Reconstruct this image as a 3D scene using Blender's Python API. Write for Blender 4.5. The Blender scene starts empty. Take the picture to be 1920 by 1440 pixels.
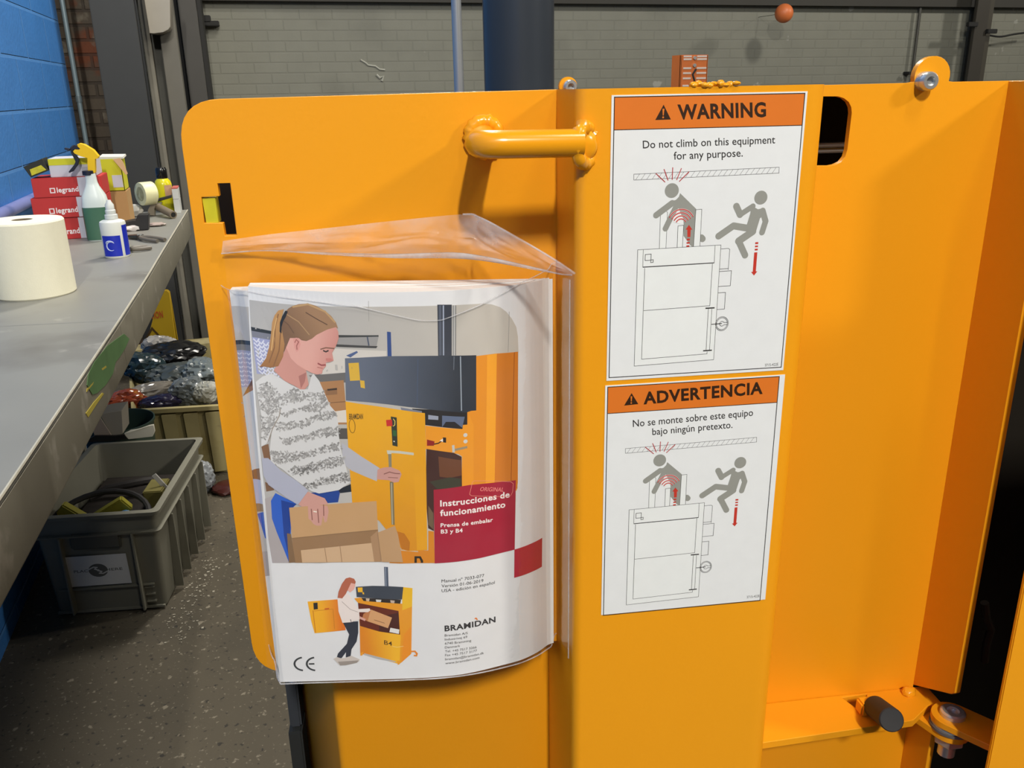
import bpy, bmesh, math, random
from mathutils import Vector, Matrix, noise
from mathutils.geometry import tessellate_polygon

SC = bpy.context.scene
COL = SC.collection
random.seed(7)
R = math.radians

# ------------------------------------------------------------------ camera
# World frame: floor z=0, X right, Y along the blue wall.  Metres.
cam = bpy.data.objects.new('camera', bpy.data.cameras.new('camera'))
COL.objects.link(cam)
cam.matrix_world = Matrix(((0.958053, 0.108605, -0.265217, 0.0),
                           (-0.286031, 0.304450, -0.908568, 0.0),
                           (-0.017930, 0.946317, 0.322744, 1.5),
                           (0, 0, 0, 1)))
cam.data.sensor_width = 36.0
cam.data.lens = 30.375
cam.data.clip_start = 0.01
SC.camera = cam

# frame of the baler: its front faces the camera, turned 8.86 degrees from the room
BAL = Matrix.Rotation(R(-8.864), 4, 'Z')
FR = {'W': Matrix.Identity(4), 'B': BAL}

# ------------------------------------------------------------------ world, lamps, exposure
w = bpy.data.worlds.new('world'); SC.world = w; w.use_nodes = True
w.node_tree.nodes['Background'].inputs[0].default_value = (1.0, 0.96, 0.88, 1)
w.node_tree.nodes['Background'].inputs[1].default_value = 0.045
SC.view_settings.view_transform = 'Standard'
SC.view_settings.look = 'None'
SC.view_settings.exposure = 0.0
SC.view_settings.gamma = 1.0
SC.view_settings.use_curve_mapping = False

def area(name, frame, pos, target, sx, sy, power, col=(1, .95, .86)):
    l = bpy.data.lights.new(name, 'AREA'); l.shape = 'RECTANGLE'
    l.size = sx; l.size_y = sy; l.energy = power; l.color = col
    o = bpy.data.objects.new(name, l); COL.objects.link(o)
    p = FR[frame] @ Vector(pos); t = FR[frame] @ Vector(target)
    o.location = p
    o.rotation_euler = (t - p).to_track_quat('-Z', 'Y').to_euler()
    return o
# strip lamp above and behind the viewer, strip lamp far to the right, strip lamps over the bench and by the back wall
area('lamp_front', 'B', (0.16, -3.3, 4.65), (0.12, .55, 1.3), .12, .45, 218)
area('lamp_aisle', 'W', (1.0, -1.0, 4.65), (-.1, 1.5, .5), .15, .8, 30)
area('lamp_right', 'B', (3.4, -1.1, 3.55), (0.15, .57, 1.4), .35, .35, 72)
area('lamp_bench', 'W', (0.9, 4.1, 4.2), (-.5, 2.4, 1.1), .3, 1.2, 105)
area('lamp_back', 'W', (4.2, 2.9, 4.3), (4.0, 6.5, 1.8), .35, .35, 72)
area('lamp_far_right', 'W', (8.4, 2.9, 4.3), (3.0, 6.5, 1.8), .4, .4, 105)
area('lamp_wall', 'W', (0.4, 2.2, 4.4), (-.9, 3.6, 1.6), .3, 1.0, 60)

# ------------------------------------------------------------------ materials
def lin(c):
    return tuple((v / 255 / 12.92 if v / 255 <= .04045 else ((v / 255 + .055) / 1.055) ** 2.4) for v in c[:3])

MATS = {}
def pm(name, rgb, rough=.5, metal=0.0, var=.10, vs=12.0, bump=0.0, bs=120.0, coat=0.0, alpha=None, trans=0.0, spots=None):
    if name in MATS: return MATS[name]
    m = bpy.data.materials.new(name); m.use_nodes = True
    nt = m.node_tree; N = nt.nodes; L = nt.links
    b = N['Principled BSDF']
    c = lin(rgb)
    tc = N.new('ShaderNodeTexCoord')
    nz = N.new('ShaderNodeTexNoise'); nz.inputs['Scale'].default_value = vs; nz.inputs['Detail'].default_value = 5
    L.new(tc.outputs['Object'], nz.inputs['Vector'])
    mx = N.new('ShaderNodeMix'); mx.data_type = 'RGBA'
    mx.inputs[6].default_value = (*[max(0, x * (1 - var)) for x in c], 1)
    mx.inputs[7].default_value = (*[min(1, x * (1 + var)) for x in c], 1)
    L.new(nz.outputs['Fac'], mx.inputs[0])
    out = mx.outputs[2]
    if spots:                                   # worn or dirty patches: (rgb, scale, threshold, softness)
        for rgb2, sc2, th, so in spots:
            n2 = N.new('ShaderNodeTexNoise'); n2.inputs['Scale'].default_value = sc2; n2.inputs['Detail'].default_value = 6
            L.new(tc.outputs['Object'], n2.inputs['Vector'])
            mr = N.new('ShaderNodeMapRange'); mr.inputs[1].default_value = th; mr.inputs[2].default_value = th + so
            L.new(n2.outputs['Fac'], mr.inputs[0])
            m2 = N.new('ShaderNodeMix'); m2.data_type = 'RGBA'
            L.new(mr.outputs[0], m2.inputs[0]); L.new(out, m2.inputs[6])
            m2.inputs[7].default_value = (*lin(rgb2), 1)
            out = m2.outputs[2]
    L.new(out, b.inputs['Base Color'])
    b.inputs['Roughness'].default_value = rough
    b.inputs['Metallic'].default_value = metal
    b.inputs['Coat Weight'].default_value = coat
    b.inputs['Transmission Weight'].default_value = trans
    if bump:
        nb = N.new('ShaderNodeTexNoise'); nb.inputs['Scale'].default_value = bs; nb.inputs['Detail'].default_value = 3
        L.new(tc.outputs['Object'], nb.inputs['Vector'])
        bp = N.new('ShaderNodeBump'); bp.inputs['Strength'].default_value = bump; bp.inputs['Distance'].default_value = .002
        L.new(nb.outputs['Fac'], bp.inputs['Height']); L.new(bp.outputs['Normal'], b.inputs['Normal'])
    MATS[name] = m
    return m

def brick_mat(name, rgb, mortar, bw, bh, ms, ax, zoff, yoff=0, strength=.6, var=.08, mixc=.5, rough=.5, spots=None):
    """painted masonry: courses in bump, slightly lighter or darker joints; ax is the axis along the wall"""
    m = pm(name, rgb, rough=rough, var=var, vs=6, spots=spots)
    nt = m.node_tree; N = nt.nodes; L = nt.links; b = N['Principled BSDF']
    tc = [n for n in N if n.type == 'TEX_COORD'][0]
    sp = N.new('ShaderNodeSeparateXYZ'); L.new(tc.outputs['Object'], sp.inputs[0])
    cb = N.new('ShaderNodeCombineXYZ')
    a1 = N.new('ShaderNodeMath'); a1.operation = 'ADD'; a1.inputs[1].default_value = yoff
    L.new(sp.outputs[ax], a1.inputs[0]); L.new(a1.outputs[0], cb.inputs[0])
    a2 = N.new('ShaderNodeMath'); a2.operation = 'ADD'; a2.inputs[1].default_value = zoff
    L.new(sp.outputs[2], a2.inputs[0]); L.new(a2.outputs[0], cb.inputs[1])
    br = N.new('ShaderNodeTexBrick'); br.inputs['Scale'].default_value = 1
    br.inputs['Brick Width'].default_value = bw; br.inputs['Row Height'].default_value = bh
    br.inputs['Mortar Size'].default_value = ms; br.inputs['Mortar Smooth'].default_value = .4
    br.inputs['Color1'].default_value = (1, 1, 1, 1); br.inputs['Color2'].default_value = (.94, .94, .94, 1)
    br.inputs['Mortar'].default_value = (0, 0, 0, 1)
    L.new(cb.outputs[0], br.inputs['Vector'])
    old = b.inputs['Base Color'].links[0].from_socket
    mx = N.new('ShaderNodeMix'); mx.data_type = 'RGBA'; mx.inputs[7].default_value = (*lin(mortar), 1)
    ml = N.new('ShaderNodeMath'); ml.operation = 'MULTIPLY'; ml.inputs[1].default_value = mixc
    L.new(br.outputs['Fac'], ml.inputs[0]); L.new(ml.outputs[0], mx.inputs[0]); L.new(old, mx.inputs[6])
    L.new(mx.outputs[2], b.inputs['Base Color'])
    nz = N.new('ShaderNodeTexNoise'); nz.inputs['Scale'].default_value = 60; nz.inputs['Detail'].default_value = 6
    L.new(tc.outputs['Object'], nz.inputs['Vector'])
    ad = N.new('ShaderNodeMath'); ad.operation = 'MULTIPLY_ADD'; ad.inputs[1].default_value = .25
    L.new(nz.outputs['Fac'], ad.inputs[0]); L.new(br.outputs['Color'], ad.inputs[2])
    bp = N.new('ShaderNodeBump'); bp.inputs['Strength'].default_value = strength; bp.inputs['Distance'].default_value = .006
    L.new(ad.outputs[0], bp.inputs['Height']); L.new(bp.outputs['Normal'], b.inputs['Normal'])
    return m

def film(name, haze=.03, rough=.06, gloss=1.0, tint=(1, 1, 1), bump=.0, bs=60):
    """clear plastic film: mostly clear, a little milky, with a shine that grows at grazing angles"""
    m = bpy.data.materials.new(name); m.use_nodes = True
    nt = m.node_tree; N = nt.nodes; L = nt.links
    N.remove(N['Principled BSDF']); out = N['Material Output']
    tr = N.new('ShaderNodeBsdfTransparent'); tr.inputs[0].default_value = (*tint, 1)
    df = N.new('ShaderNodeBsdfDiffuse'); df.inputs[0].default_value = (.78, .78, .8, 1)
    gl = N.new('ShaderNodeBsdfGlossy'); gl.inputs['Roughness'].default_value = rough
    fr = N.new('ShaderNodeFresnel'); fr.inputs[0].default_value = 1.45
    ml = N.new('ShaderNodeMath'); ml.operation = 'MULTIPLY'; ml.inputs[1].default_value = gloss
    L.new(fr.outputs[0], ml.inputs[0])
    m1 = N.new('ShaderNodeMixShader'); m2 = N.new('ShaderNodeMixShader')
    tc = N.new('ShaderNodeTexCoord'); nz = N.new('ShaderNodeTexNoise'); nz.inputs['Scale'].default_value = bs; nz.inputs['Detail'].default_value = 6
    L.new(tc.outputs['Object'], nz.inputs['Vector'])
    mh = N.new('ShaderNodeMapRange'); mh.inputs[1].default_value = .35; mh.inputs[2].default_value = .7
    mh.inputs[3].default_value = haze * .5; mh.inputs[4].default_value = haze * 1.5
    L.new(nz.outputs['Fac'], mh.inputs[0]); L.new(mh.outputs[0], m1.inputs[0])
    L.new(tr.outputs[0], m1.inputs[1]); L.new(df.outputs[0], m1.inputs[2])
    L.new(ml.outputs[0], m2.inputs[0]); L.new(m1.outputs[0], m2.inputs[1]); L.new(gl.outputs[0], m2.inputs[2])
    if bump:
        bp = N.new('ShaderNodeBump'); bp.inputs['Strength'].default_value = bump; bp.inputs['Distance'].default_value = .004
        L.new(nz.outputs['Fac'], bp.inputs['Height']); L.new(bp.outputs['Normal'], gl.inputs['Normal']); L.new(bp.outputs['Normal'], fr.inputs['Normal'])
    L.new(m2.outputs[0], out.inputs['Surface'])
    return m

def print_mat(name, rough=.45, coat=0):
    """printed matter: colour comes from the Col attribute of the print"""
    m = bpy.data.materials.new(name); m.use_nodes = True
    nt = m.node_tree; N = nt.nodes; L = nt.links; b = N['Principled BSDF']
    at = N.new('ShaderNodeAttribute'); at.attribute_name = 'Col'
    tc = N.new('ShaderNodeTexCoord'); nz = N.new('ShaderNodeTexNoise'); nz.inputs['Scale'].default_value = 90; nz.inputs['Detail'].default_value = 4
    L.new(tc.outputs['Object'], nz.inputs['Vector'])
    mr = N.new('ShaderNodeMapRange'); mr.inputs[3].default_value = .96; mr.inputs[4].default_value = 1.03
    L.new(nz.outputs['Fac'], mr.inputs[0])
    vm = N.new('ShaderNodeVectorMath'); vm.operation = 'SCALE'
    L.new(at.outputs['Color'], vm.inputs[0]); L.new(mr.outputs[0], vm.inputs['Scale'])
    L.new(vm.outputs[0], b.inputs['Base Color'])
    b.inputs['Roughness'].default_value = rough; b.inputs['Coat Weight'].default_value = coat
    return m

YEL = pm('yellow_paint', (238, 158, 22), rough=.34, var=.03, vs=5, bump=.05, bs=260)
YELG = pm('yellow_gloss_bar', (238, 158, 22), rough=.2, var=.03, vs=5)
YELW = pm('yellow_weld', (238, 160, 24), rough=.25, var=.05, vs=40)
SLATE = pm('slate_paint', (58, 62, 68), rough=.38, var=.08)
DARK = pm('dark_interior', (26, 20, 10), rough=.7, var=.2)  # near-black colour stands in for the shade inside the baler
BLACK = pm('black_rubber', (38, 36, 35), rough=.7, var=.1, bump=.1)
ZINC = pm('zinc_plated_steel', (206, 208, 206), rough=.3, metal=.75, var=.08)
STEEL = pm('worn_steel', (142, 141, 134), rough=.5, metal=.3, var=.14, vs=4, bump=.06, bs=60,
           spots=[((112, 108, 100), 3.0, .56, .2), ((178, 174, 164), 9, .66, .12)])
APRON = pm('scuffed_steel_edge', (152, 147, 131), rough=.5, metal=.25, var=.2, vs=6,
           spots=[((186, 180, 166), 14, .6, .1), ((116, 110, 96), 5, .58, .15)])
WHITEP = pm('white_plastic', (222, 224, 216), rough=.4, var=.03)
PRINT = print_mat('print_ink', .42)
PRINTC = print_mat('print_gloss', .5)

# ------------------------------------------------------------------ objects
ORG = {}
FRM = {}
def tag(o, label=None, cat=None, group=None, kind=None):
    if label: o['label'] = label
    if cat: o['category'] = cat
    if group: o['group'] = group
    if kind: o['kind'] = kind
    return o

def thing(name, label, cat, loc, frame='W', rot=None, group=None):
    """Empty at a thing's base; with rot the parts are given in its own local coordinates"""
    o = bpy.data.objects.new(name, None); COL.objects.link(o); o.empty_display_size = .05
    o.matrix_world = FR[frame] @ Matrix.Translation(loc) @ Matrix.Rotation(rot or 0, 4, 'Z')
    ORG[o.name] = Vector((0, 0, 0)) if rot is not None else Vector(loc)
    FRM[o.name] = frame
    return tag(o, label, cat, group)

class MB:
    def __init__(s): s.v = []; s.f = []; s.m = []; s.cm = 0
    def add(s, vs, fs):
        b = len(s.v); s.v += [tuple(p) for p in vs]
        s.f += [tuple(b + i for i in f) for f in fs]; s.m += [s.cm] * len(fs)
        return s
    def bm(s, bm):
        bm.verts.ensure_lookup_table(); bm.verts.index_update()
        s.add([v.co[:] for v in bm.verts], [[v.index for v in f.verts] for f in bm.faces]); bm.free(); return s
    def box(s, a, b, bev=0, mat=None, seg=2):
        bm = bmesh.new(); bmesh.ops.create_cube(bm, size=1)
        for v in bm.verts: v.co = Vector([(a[i] + b[i]) / 2 + v.co[i] * (b[i] - a[i]) for i in range(3)])
        if bev: bmesh.ops.bevel(bm, geom=bm.edges[:], offset=bev, segments=seg, affect='EDGES')
        if mat is not None: bm.transform(mat)
        return s.bm(bm)
    def grid(s, fn, nu, nv, closeu=False):
        vs = [fn(i / nu, j / nv) for j in range(nv + 1) for i in range(nu + (0 if closeu else 1))]
        w_ = nu if closeu else nu + 1
        fs = [(j * w_ + i, j * w_ + (i + 1) % w_, (j + 1) * w_ + (i + 1) % w_, (j + 1) * w_ + i) for j in range(nv) for i in range(nu)]
        return s.add(vs, fs)
    def lathe(s, prof, c, n=32, axis=Vector((0, 0, 1)), sq=None):
        """prof: (radius, height); closed at ends where radius is 0; sq: elliptical or rounded-square factor"""
        axis = Vector(axis).normalized(); q = Vector((0, 0, 1)).rotation_difference(axis); c = Vector(c)
        vs = []
        for r, h in prof:
            for k in range(n):
                a = 2 * math.pi * k / n; x, y = math.cos(a), math.sin(a)
                if sq:
                    d = (abs(x) ** sq[2] + abs(y) ** sq[2]) ** (1 / sq[2]); x, y = x / d * sq[0], y / d * sq[1]
                vs.append(c + q @ Vector((x * r, y * r, h)))
        fs = [(j * n + k, j * n + (k + 1) % n, (j + 1) * n + (k + 1) % n, (j + 1) * n + k) for j in range(len(prof) - 1) for k in range(n)]
        fs += [tuple(range(n - 1, -1, -1)), tuple(range((len(prof) - 1) * n, len(prof) * n))]
        return s.add(vs, fs)
    def cyl(s, p0, p1, r, n=24, bev=0):
        p0, p1 = Vector(p0), Vector(p1); d = (p1 - p0).length
        pr = [(r, 0), (r, d)] if not bev else [(r - bev, 0), (r, bev), (r, d - bev), (r - bev, d)]
        return s.lathe(pr, p0, n, p1 - p0)
    def tube(s, path, r, n=12, closed=False):
        P_ = [Vector(p) for p in path]; m = len(P_); vs = []
        t0 = (P_[1] - P_[0]).normalized()
        up = Vector((0, 0, 1)) if abs(t0.z) < .9 else Vector((1, 0, 0))
        nrm = t0.cross(up).normalized()
        for i in range(m):
            t = (P_[(i + 1) % m] - P_[i - 1]) if closed or 0 < i < m - 1 else (P_[1] - P_[0] if i == 0 else P_[-1] - P_[-2])
            t.normalize(); nrm = (nrm - t * nrm.dot(t)).normalized(); bi = t.cross(nrm)
            rr = r(i / (m - 1)) if callable(r) else r
            for k in range(n):
                a = 2 * math.pi * k / n; vs.append(P_[i] + nrm * math.cos(a) * rr + bi * math.sin(a) * rr)
        fs = [(i * n + k, i * n + (k + 1) % n, ((i + 1) % m) * n + (k + 1) % n, ((i + 1) % m) * n + k) for i in range(m if closed else m - 1) for k in range(n)]
        if not closed: fs += [tuple(range(n - 1, -1, -1)), tuple(range((m - 1) * n, m * n))]
        return s.add(vs, fs)
    def prism(s, outline, d, holes=()):
        """flat outline (3D points) with holes, given thickness along vector d"""
        loops = [[Vector(p) for p in outline]] + [[Vector(p) for p in h] for h in holes]
        flat = [p for l in loops for p in l]; n = len(flat); d = Vector(d)
        tri = [tuple(t) for t in tessellate_polygon(loops)]
        nn = Vector((0, 0, 0))
        l0 = loops[0]
        for i in range(len(l0)): nn += (l0[i] - l0[0]).cross(l0[(i + 1) % len(l0)] - l0[0])
        tri2 = []
        for a, b, c in tri:
            t_n = (flat[b] - flat[a]).cross(flat[c] - flat[a])
            tri2.append((a, b, c) if t_n.dot(d) < 0 else (a, c, b))
        fs = list(tri2) + [(c + n, b + n, a + n) for a, b, c in tri2]
        k = 0
        for l in loops:
            m = len(l); sg = Vector((0, 0, 0))
            for i in range(m): sg += (l[i] - l[0]).cross(l[(i + 1) % m] - l[0])
            out = (sg.dot(d) > 0) == (l is loops[0])
            for i in range(m):
                a, b = k + i, k + (i + 1) % m
                fs.append((a, b, b + n, a + n) if out else (b, a, a + n, b + n))
            k += m
        return s.add(flat + [p + d for p in flat], fs)
    def blob(s, c, size, seed=0, amp=.25, fr=3.0, sub=4, crease=True, rot=None):
        bm = bmesh.new(); bmesh.ops.create_icosphere(bm, subdivisions=sub, radius=1)
        off = Vector((seed * 7.3, seed * 3.1, seed * 5.7))
        for v in bm.verts:
            d = v.co.normalized()
            a = noise.noise(d * fr * .5 + off) * .9
            b = noise.noise(d * fr * 1.6 + off * 2)
            b = (1 - abs(b) * 2.2) * .5 if crease else b
            f = 1 + amp * (a + b)
            p = d * f
            v.co = Vector((p.x * size[0], p.y * size[1], p.z * size[2]))
        if rot: bm.transform(Matrix.Rotation(rot, 4, 'Z'))
        bmesh.ops.translate(bm, verts=bm.verts[:], vec=Vector(c))
        return s.bm(bm)
    def build(s, name, mat, parent=None, frame='W', loc=None, ang=35, flat=False, bevel=0):
        me = bpy.data.meshes.new(name)
        o = bpy.data.objects.new(name, me); COL.objects.link(o)
        if parent is not None:
            org = ORG[parent.name]; o.parent = parent; ORG[o.name] = org; FRM[o.name] = FRM[parent.name]
        else:
            if loc is None:
                lo = [min(v[i] for v in s.v) for i in range(3)]; hi = [max(v[i] for v in s.v) for i in range(3)]
                loc = ((lo[0] + hi[0]) / 2, (lo[1] + hi[1]) / 2, lo[2])
            org = Vector(loc); o.matrix_world = FR[frame] @ Matrix.Translation(loc); ORG[o.name] = org; FRM[o.name] = frame
        me.from_pydata([tuple(Vector(v) - org) for v in s.v], [], s.f)
        mats = mat if isinstance(mat, (list, tuple)) else [mat]
        for m in mats: me.materials.append(m)
        if len(mats) > 1: me.polygons.foreach_set('material_index', s.m)
        me.update(); me.validate()
        if not flat:
            me.polygons.foreach_set('use_smooth', [True] * len(me.polygons)); me.set_sharp_from_angle(angle=R(ang))
        if bevel:
            md = o.modifiers.new('bevel', 'BEVEL'); md.width = bevel; md.segments = 2; md.limit_method = 'ANGLE'; md.angle_limit = R(40)
            md.harden_normals = True
        return o

def rpoly(pts, rad, n=6):
    """2D polygon with rounded corners; rad a number or one per corner"""
    out = []; m = len(pts)
    for i in range(m):
        p0, p, p1 = Vector(pts[i - 1]), Vector(pts[i]), Vector(pts[(i + 1) % m])
        r = rad[i] if isinstance(rad, (list, tuple)) else rad
        if r <= 0: out.append(tuple(p)); continue
        a = (p0 - p).normalized(); b = (p1 - p).normalized()
        r2 = min(r, (p0 - p).length * .49, (p1 - p).length * .49)
        for k in range(n + 1):
            t = k / n
            q = p + a * r2 * (1 - t) ** 2 + b * r2 * t ** 2
            out.append(tuple(q))
    return out

def fillet(path, r, n=6):
    P_ = [Vector(p) for p in path]; out = [P_[0]]
    for i in range(1, len(P_) - 1):
        a = (P_[i - 1] - P_[i]); b = (P_[i + 1] - P_[i]); r2 = min(r, a.length * .49, b.length * .49)
        a.normalize(); b.normalize()
        for k in range(n + 1):
            t = k / n; out.append(P_[i] + a * r2 * (1 - t) ** 2 + b * r2 * t ** 2)
    return out + [P_[-1]]

# ------------------------------------------------------------------ printed matter
_TXT = {}
def text_mesh(body, bold=0.0, shear=0.0):
    key = (body, bold, shear)
    if key in _TXT: return _TXT[key]
    cu = bpy.data.curves.new('lettering', 'FONT'); cu.body = body; cu.offset = bold; cu.shear = shear; cu.resolution_u = 3; cu.space_character = 1 + bold * 2.6
    ob = bpy.data.objects.new('lettering', cu); COL.objects.link(ob)
    dg = bpy.context.evaluated_depsgraph_get(); ev = ob.evaluated_get(dg); me = ev.to_mesh()
    vs = [(v.co.x, v.co.y) for v in me.vertices]; fs = [tuple(p.vertices) for p in me.polygons]
    ev.to_mesh_clear(); bpy.data.objects.remove(ob); bpy.data.curves.remove(cu)
    _TXT[key] = (vs, fs); return vs, fs
CAPH = {}
def cap(bold):
    if bold not in CAPH:
        vs, _ = text_mesh('H', bold); CAPH[bold] = max(v[1] for v in vs)
    return CAPH[bold]

class Art:
    """flat print: layered polygons on a sheet, later laid onto a surface"""
    def __init__(s, gain=1.0): s.t = []; s.k = 0; s.g = gain; s.bb = []
    def lev(s, pts):
        # print layers that do not overlap share a level, so the whole print stays paper-thin
        x0 = min(p[0] for p in pts); x1 = max(p[0] for p in pts); y0 = min(p[1] for p in pts); y1 = max(p[1] for p in pts)
        k = 1
        for a, b, c, d, l in s.bb:
            if x0 < b and a < x1 and y0 < d and c < y1 and l >= k: k = l + 1
        s.bb.append((x0, x1, y0, y1, k)); s.k = k
    def c(s, col): return tuple(min(.9, x * s.g) for x in lin(col))
    def poly(s, col, pts, col2=None, ax=None):
        tri = tessellate_polygon([[Vector((p[0], p[1], 0)) for p in pts]])
        s.lev(pts)
        c1 = s.c(col); c2 = s.c(col2) if col2 else None
        for a, b, c in tri: s.t.append((s.k, [pts[a], pts[b], pts[c]], c1, c2, ax))
    def line(s, col, wd, pts, closed=False, lvl=None):
        if lvl: s.k = lvl
        else: s.lev(pts)
        c1 = s.c(col); P_ = [Vector((p[0], p[1])) for p in pts]; m = len(P_); L_ = []; R_ = []
        for i in range(m):
            a = P_[i] - P_[i - 1] if closed or i > 0 else P_[1] - P_[0]
            b = P_[(i + 1) % m] - P_[i] if closed or i < m - 1 else P_[-1] - P_[-2]
            a = a.normalized(); b = b.normalized(); n1 = Vector((-a.y, a.x)); n2 = Vector((-b.y, b.x)); n_ = (n1 + n2)
            n_ = n_ / max(.5, n_.length_squared / 2)
            wx, wy = wd if isinstance(wd, tuple) else (wd, wd)
            n_ = Vector((n_.x * wx / 2, n_.y * wy / 2))
            L_.append(tuple(P_[i] + n_)); R_.append(tuple(P_[i] - n_))
        for i in range(m if closed else m - 1):
            j = (i + 1) % m
            s.t.append((s.k, [L_[i], L_[j], R_[j], R_[i]], c1, None, None))
    def disc(s, col, c, rx, ry=None, n=24):
        ry = ry or rx; s.poly(col, [(c[0] + rx * math.cos(2 * math.pi * k / n), c[1] + ry * math.sin(2 * math.pi * k / n)) for k in range(n)])
    def text(s, col, body, a, bold=0.0, shear=0.0):
        """a: baseline start, baseline end, point one cap height above the start"""
        vs, fs = text_mesh(body, bold, shear); c1 = s.c(col)
        x0 = min(v[0] for v in vs); x1 = max(v[0] for v in vs)
        ex = ((a[1][0] - a[0][0]) / (x1 - x0), (a[1][1] - a[0][1]) / (x1 - x0))
        ch = cap(bold); ey = ((a[2][0] - a[0][0]) / ch, (a[2][1] - a[0][1]) / ch)
        P_ = [(a[0][0] + ex[0] * (v[0] - x0) + ey[0] * v[1], a[0][1] + ex[1] * (v[0] - x0) + ey[1] * v[1]) for v in vs]
        s.lev(P_)
        for f in fs: s.t.append((s.k, [P_[i] for i in f], c1, None, None))
    def lay(s, mb, fn, cuts=None, step=1.2e-5, cuty=None):
        """append to mesh builder, return per-face-corner colours"""
        cols = []
        for k, poly, c1, c2, ax in s.t:
            parts = [poly]
            if cuts:
                lo = min(p[0] for p in poly); hi = max(p[0] for p in poly)
                for x in cuts:
                    if lo < x < hi:
                        nxt = []
                        for q in parts: nxt += [r_ for r_ in clip2(q, x) if len(r_) > 2]
                        parts = nxt
            if cuty:
                lo = min(p[1] for p in poly); hi = max(p[1] for p in poly)
                for y in cuty:
                    if lo < y < hi:
                        nxt = []
                        for q in parts: nxt += [r_ for r_ in clip2(q, y, 1) if len(r_) > 2]
                        parts = nxt
            for q in parts:
                if len(q) < 3: continue
                ar = sum(q[i - 1][0] * q[i][1] - q[i][0] * q[i - 1][1] for i in range(len(q)))
                if ar < 0: q = q[::-1]
                q = q[::-1] if s.flip else q
                mb.add([fn(p[0], p[1], step * k) for p in q], [tuple(range(len(q)))])
                for p in q:
                    c = c1
                    if c2:
                        (ax0, ay0), (ax1, ay1) = ax; dx, dy = ax1 - ax0, ay1 - ay0
                        t = max(0, min(1, ((p[0] - ax0) * dx + (p[1] - ay0) * dy) / (dx * dx + dy * dy)))
                        c = tuple(a_ + (b_ - a_) * t for a_, b_ in zip(c1, c2))
                    cols.append((*c, 1))
        return cols
    flip = False

def clip2(q, x, ax=0):
    a, b = [], []
    for i in range(len(q)):
        p, r = q[i - 1], q[i]
        if (p[ax] < x) != (r[ax] < x):
            t = (x - p[ax]) / (r[ax] - p[ax]); o = p[1 - ax] + (r[1 - ax] - p[1 - ax]) * t
            m = (x, o) if ax == 0 else (o, x); a.append(m); b.append(m)
        (a if r[ax] < x else b).append(r)
    return [a, b]

def printed(name, mb, n_base, base_col, cols, mat, parent, **kw):
    """mesh with a Col attribute: the first n_base faces get base_col, the rest their print colours"""
    o = mb.build(name, mat, parent, flat=True, **kw)
    me = o.data; at = me.color_attributes.new('Col', 'FLOAT_COLOR', 'CORNER')
    nb = sum(len(f) for f in mb.f[:n_base])
    if len(me.loops) != nb + len(cols): print('PRINT MISMATCH', name, len(me.loops), nb + len(cols))
    data = [x for _ in range(nb) for x in (*base_col, 1)] + [x for c in cols for x in c]
    at.data.foreach_set('color', data[:len(me.loops) * 4])
    return o
# ------------------------------------------------------------------ the baler (baler frame: u right, v away from the viewer, z up)
VF, VP = .509, .57
baler = thing('baler', 'yellow painted steel baling press with rounded side plate and warning stickers on its corner post', 'machine', (.16, .62, 0), 'B')

# side plate with rounded corners and the stepped key slot
o2 = rpoly([(-.1270, 1.4975), (.112, 1.4995), (.112, 1.088), (-.1255, 1.083)], [.026, 0, 0, .030], 8)
slot = [(-0.1087,0.57,1.4478),(-0.101,0.57,1.4478),(-0.1008,0.57,1.4152),(-0.108,0.57,1.4152),(-0.1083,0.57,1.4232),(-0.1197,0.57,1.4236),(-0.1194,0.57,1.4396),(-0.1085,0.57,1.4398)]
MB().prism([(a, VP, b) for a, b in o2], (0, .006, 0), [slot]).build('side_plate', YEL, baler, bevel=.0008)
MB().prism([(-0.1193,0.5715,1.4391),(-0.1115,0.5715,1.439),(-0.1113,0.5715,1.4234),(-0.1187,0.5715,1.4235)], (0, .01, 0)).build('latch_tongue', pm('lime_paint', (200, 190, 30), rough=.5, var=.2, vs=60), baler)
tag(bpy.data.objects['latch_tongue'], label='lime yellow latch tongue inside the key slot')
b = MB(); b.box((-.128, .625, 1.36), (-.05, .75, 1.47)); b.build('slot_backing', DARK, baler)  # dark backing box added behind the key slot so it shows black

# corner post: one folded channel
ou = rpoly([(.1062, .64), (.1062, VF), (.2605, VF), (.2605, .5665)], [0, .007, .016, 0], 8)
inn = rpoly([(.1102, .64), (.1102, VF + .004), (.2565, VF + .004), (.2565, .5665)], [0, .003, .012, 0], 8)
MB().prism([(a, c, .03) for a, c in ou + inn[::-1]], (0, 0, 1.4695)).build('corner_post', YEL, baler, ang=60)
b = MB()
for k in range(9):
    b.blob((.1755 + k * .0032, VF + .0015 + .001 * math.sin(k * 2.1), 1.5005 + .0006 * math.sin(k * 1.7)), (.0026, .0028, .0019 + .0006 * math.sin(k * 3)), k, .12, 2, 2, False)
b.build('weld_bead', YELW, baler)

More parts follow.
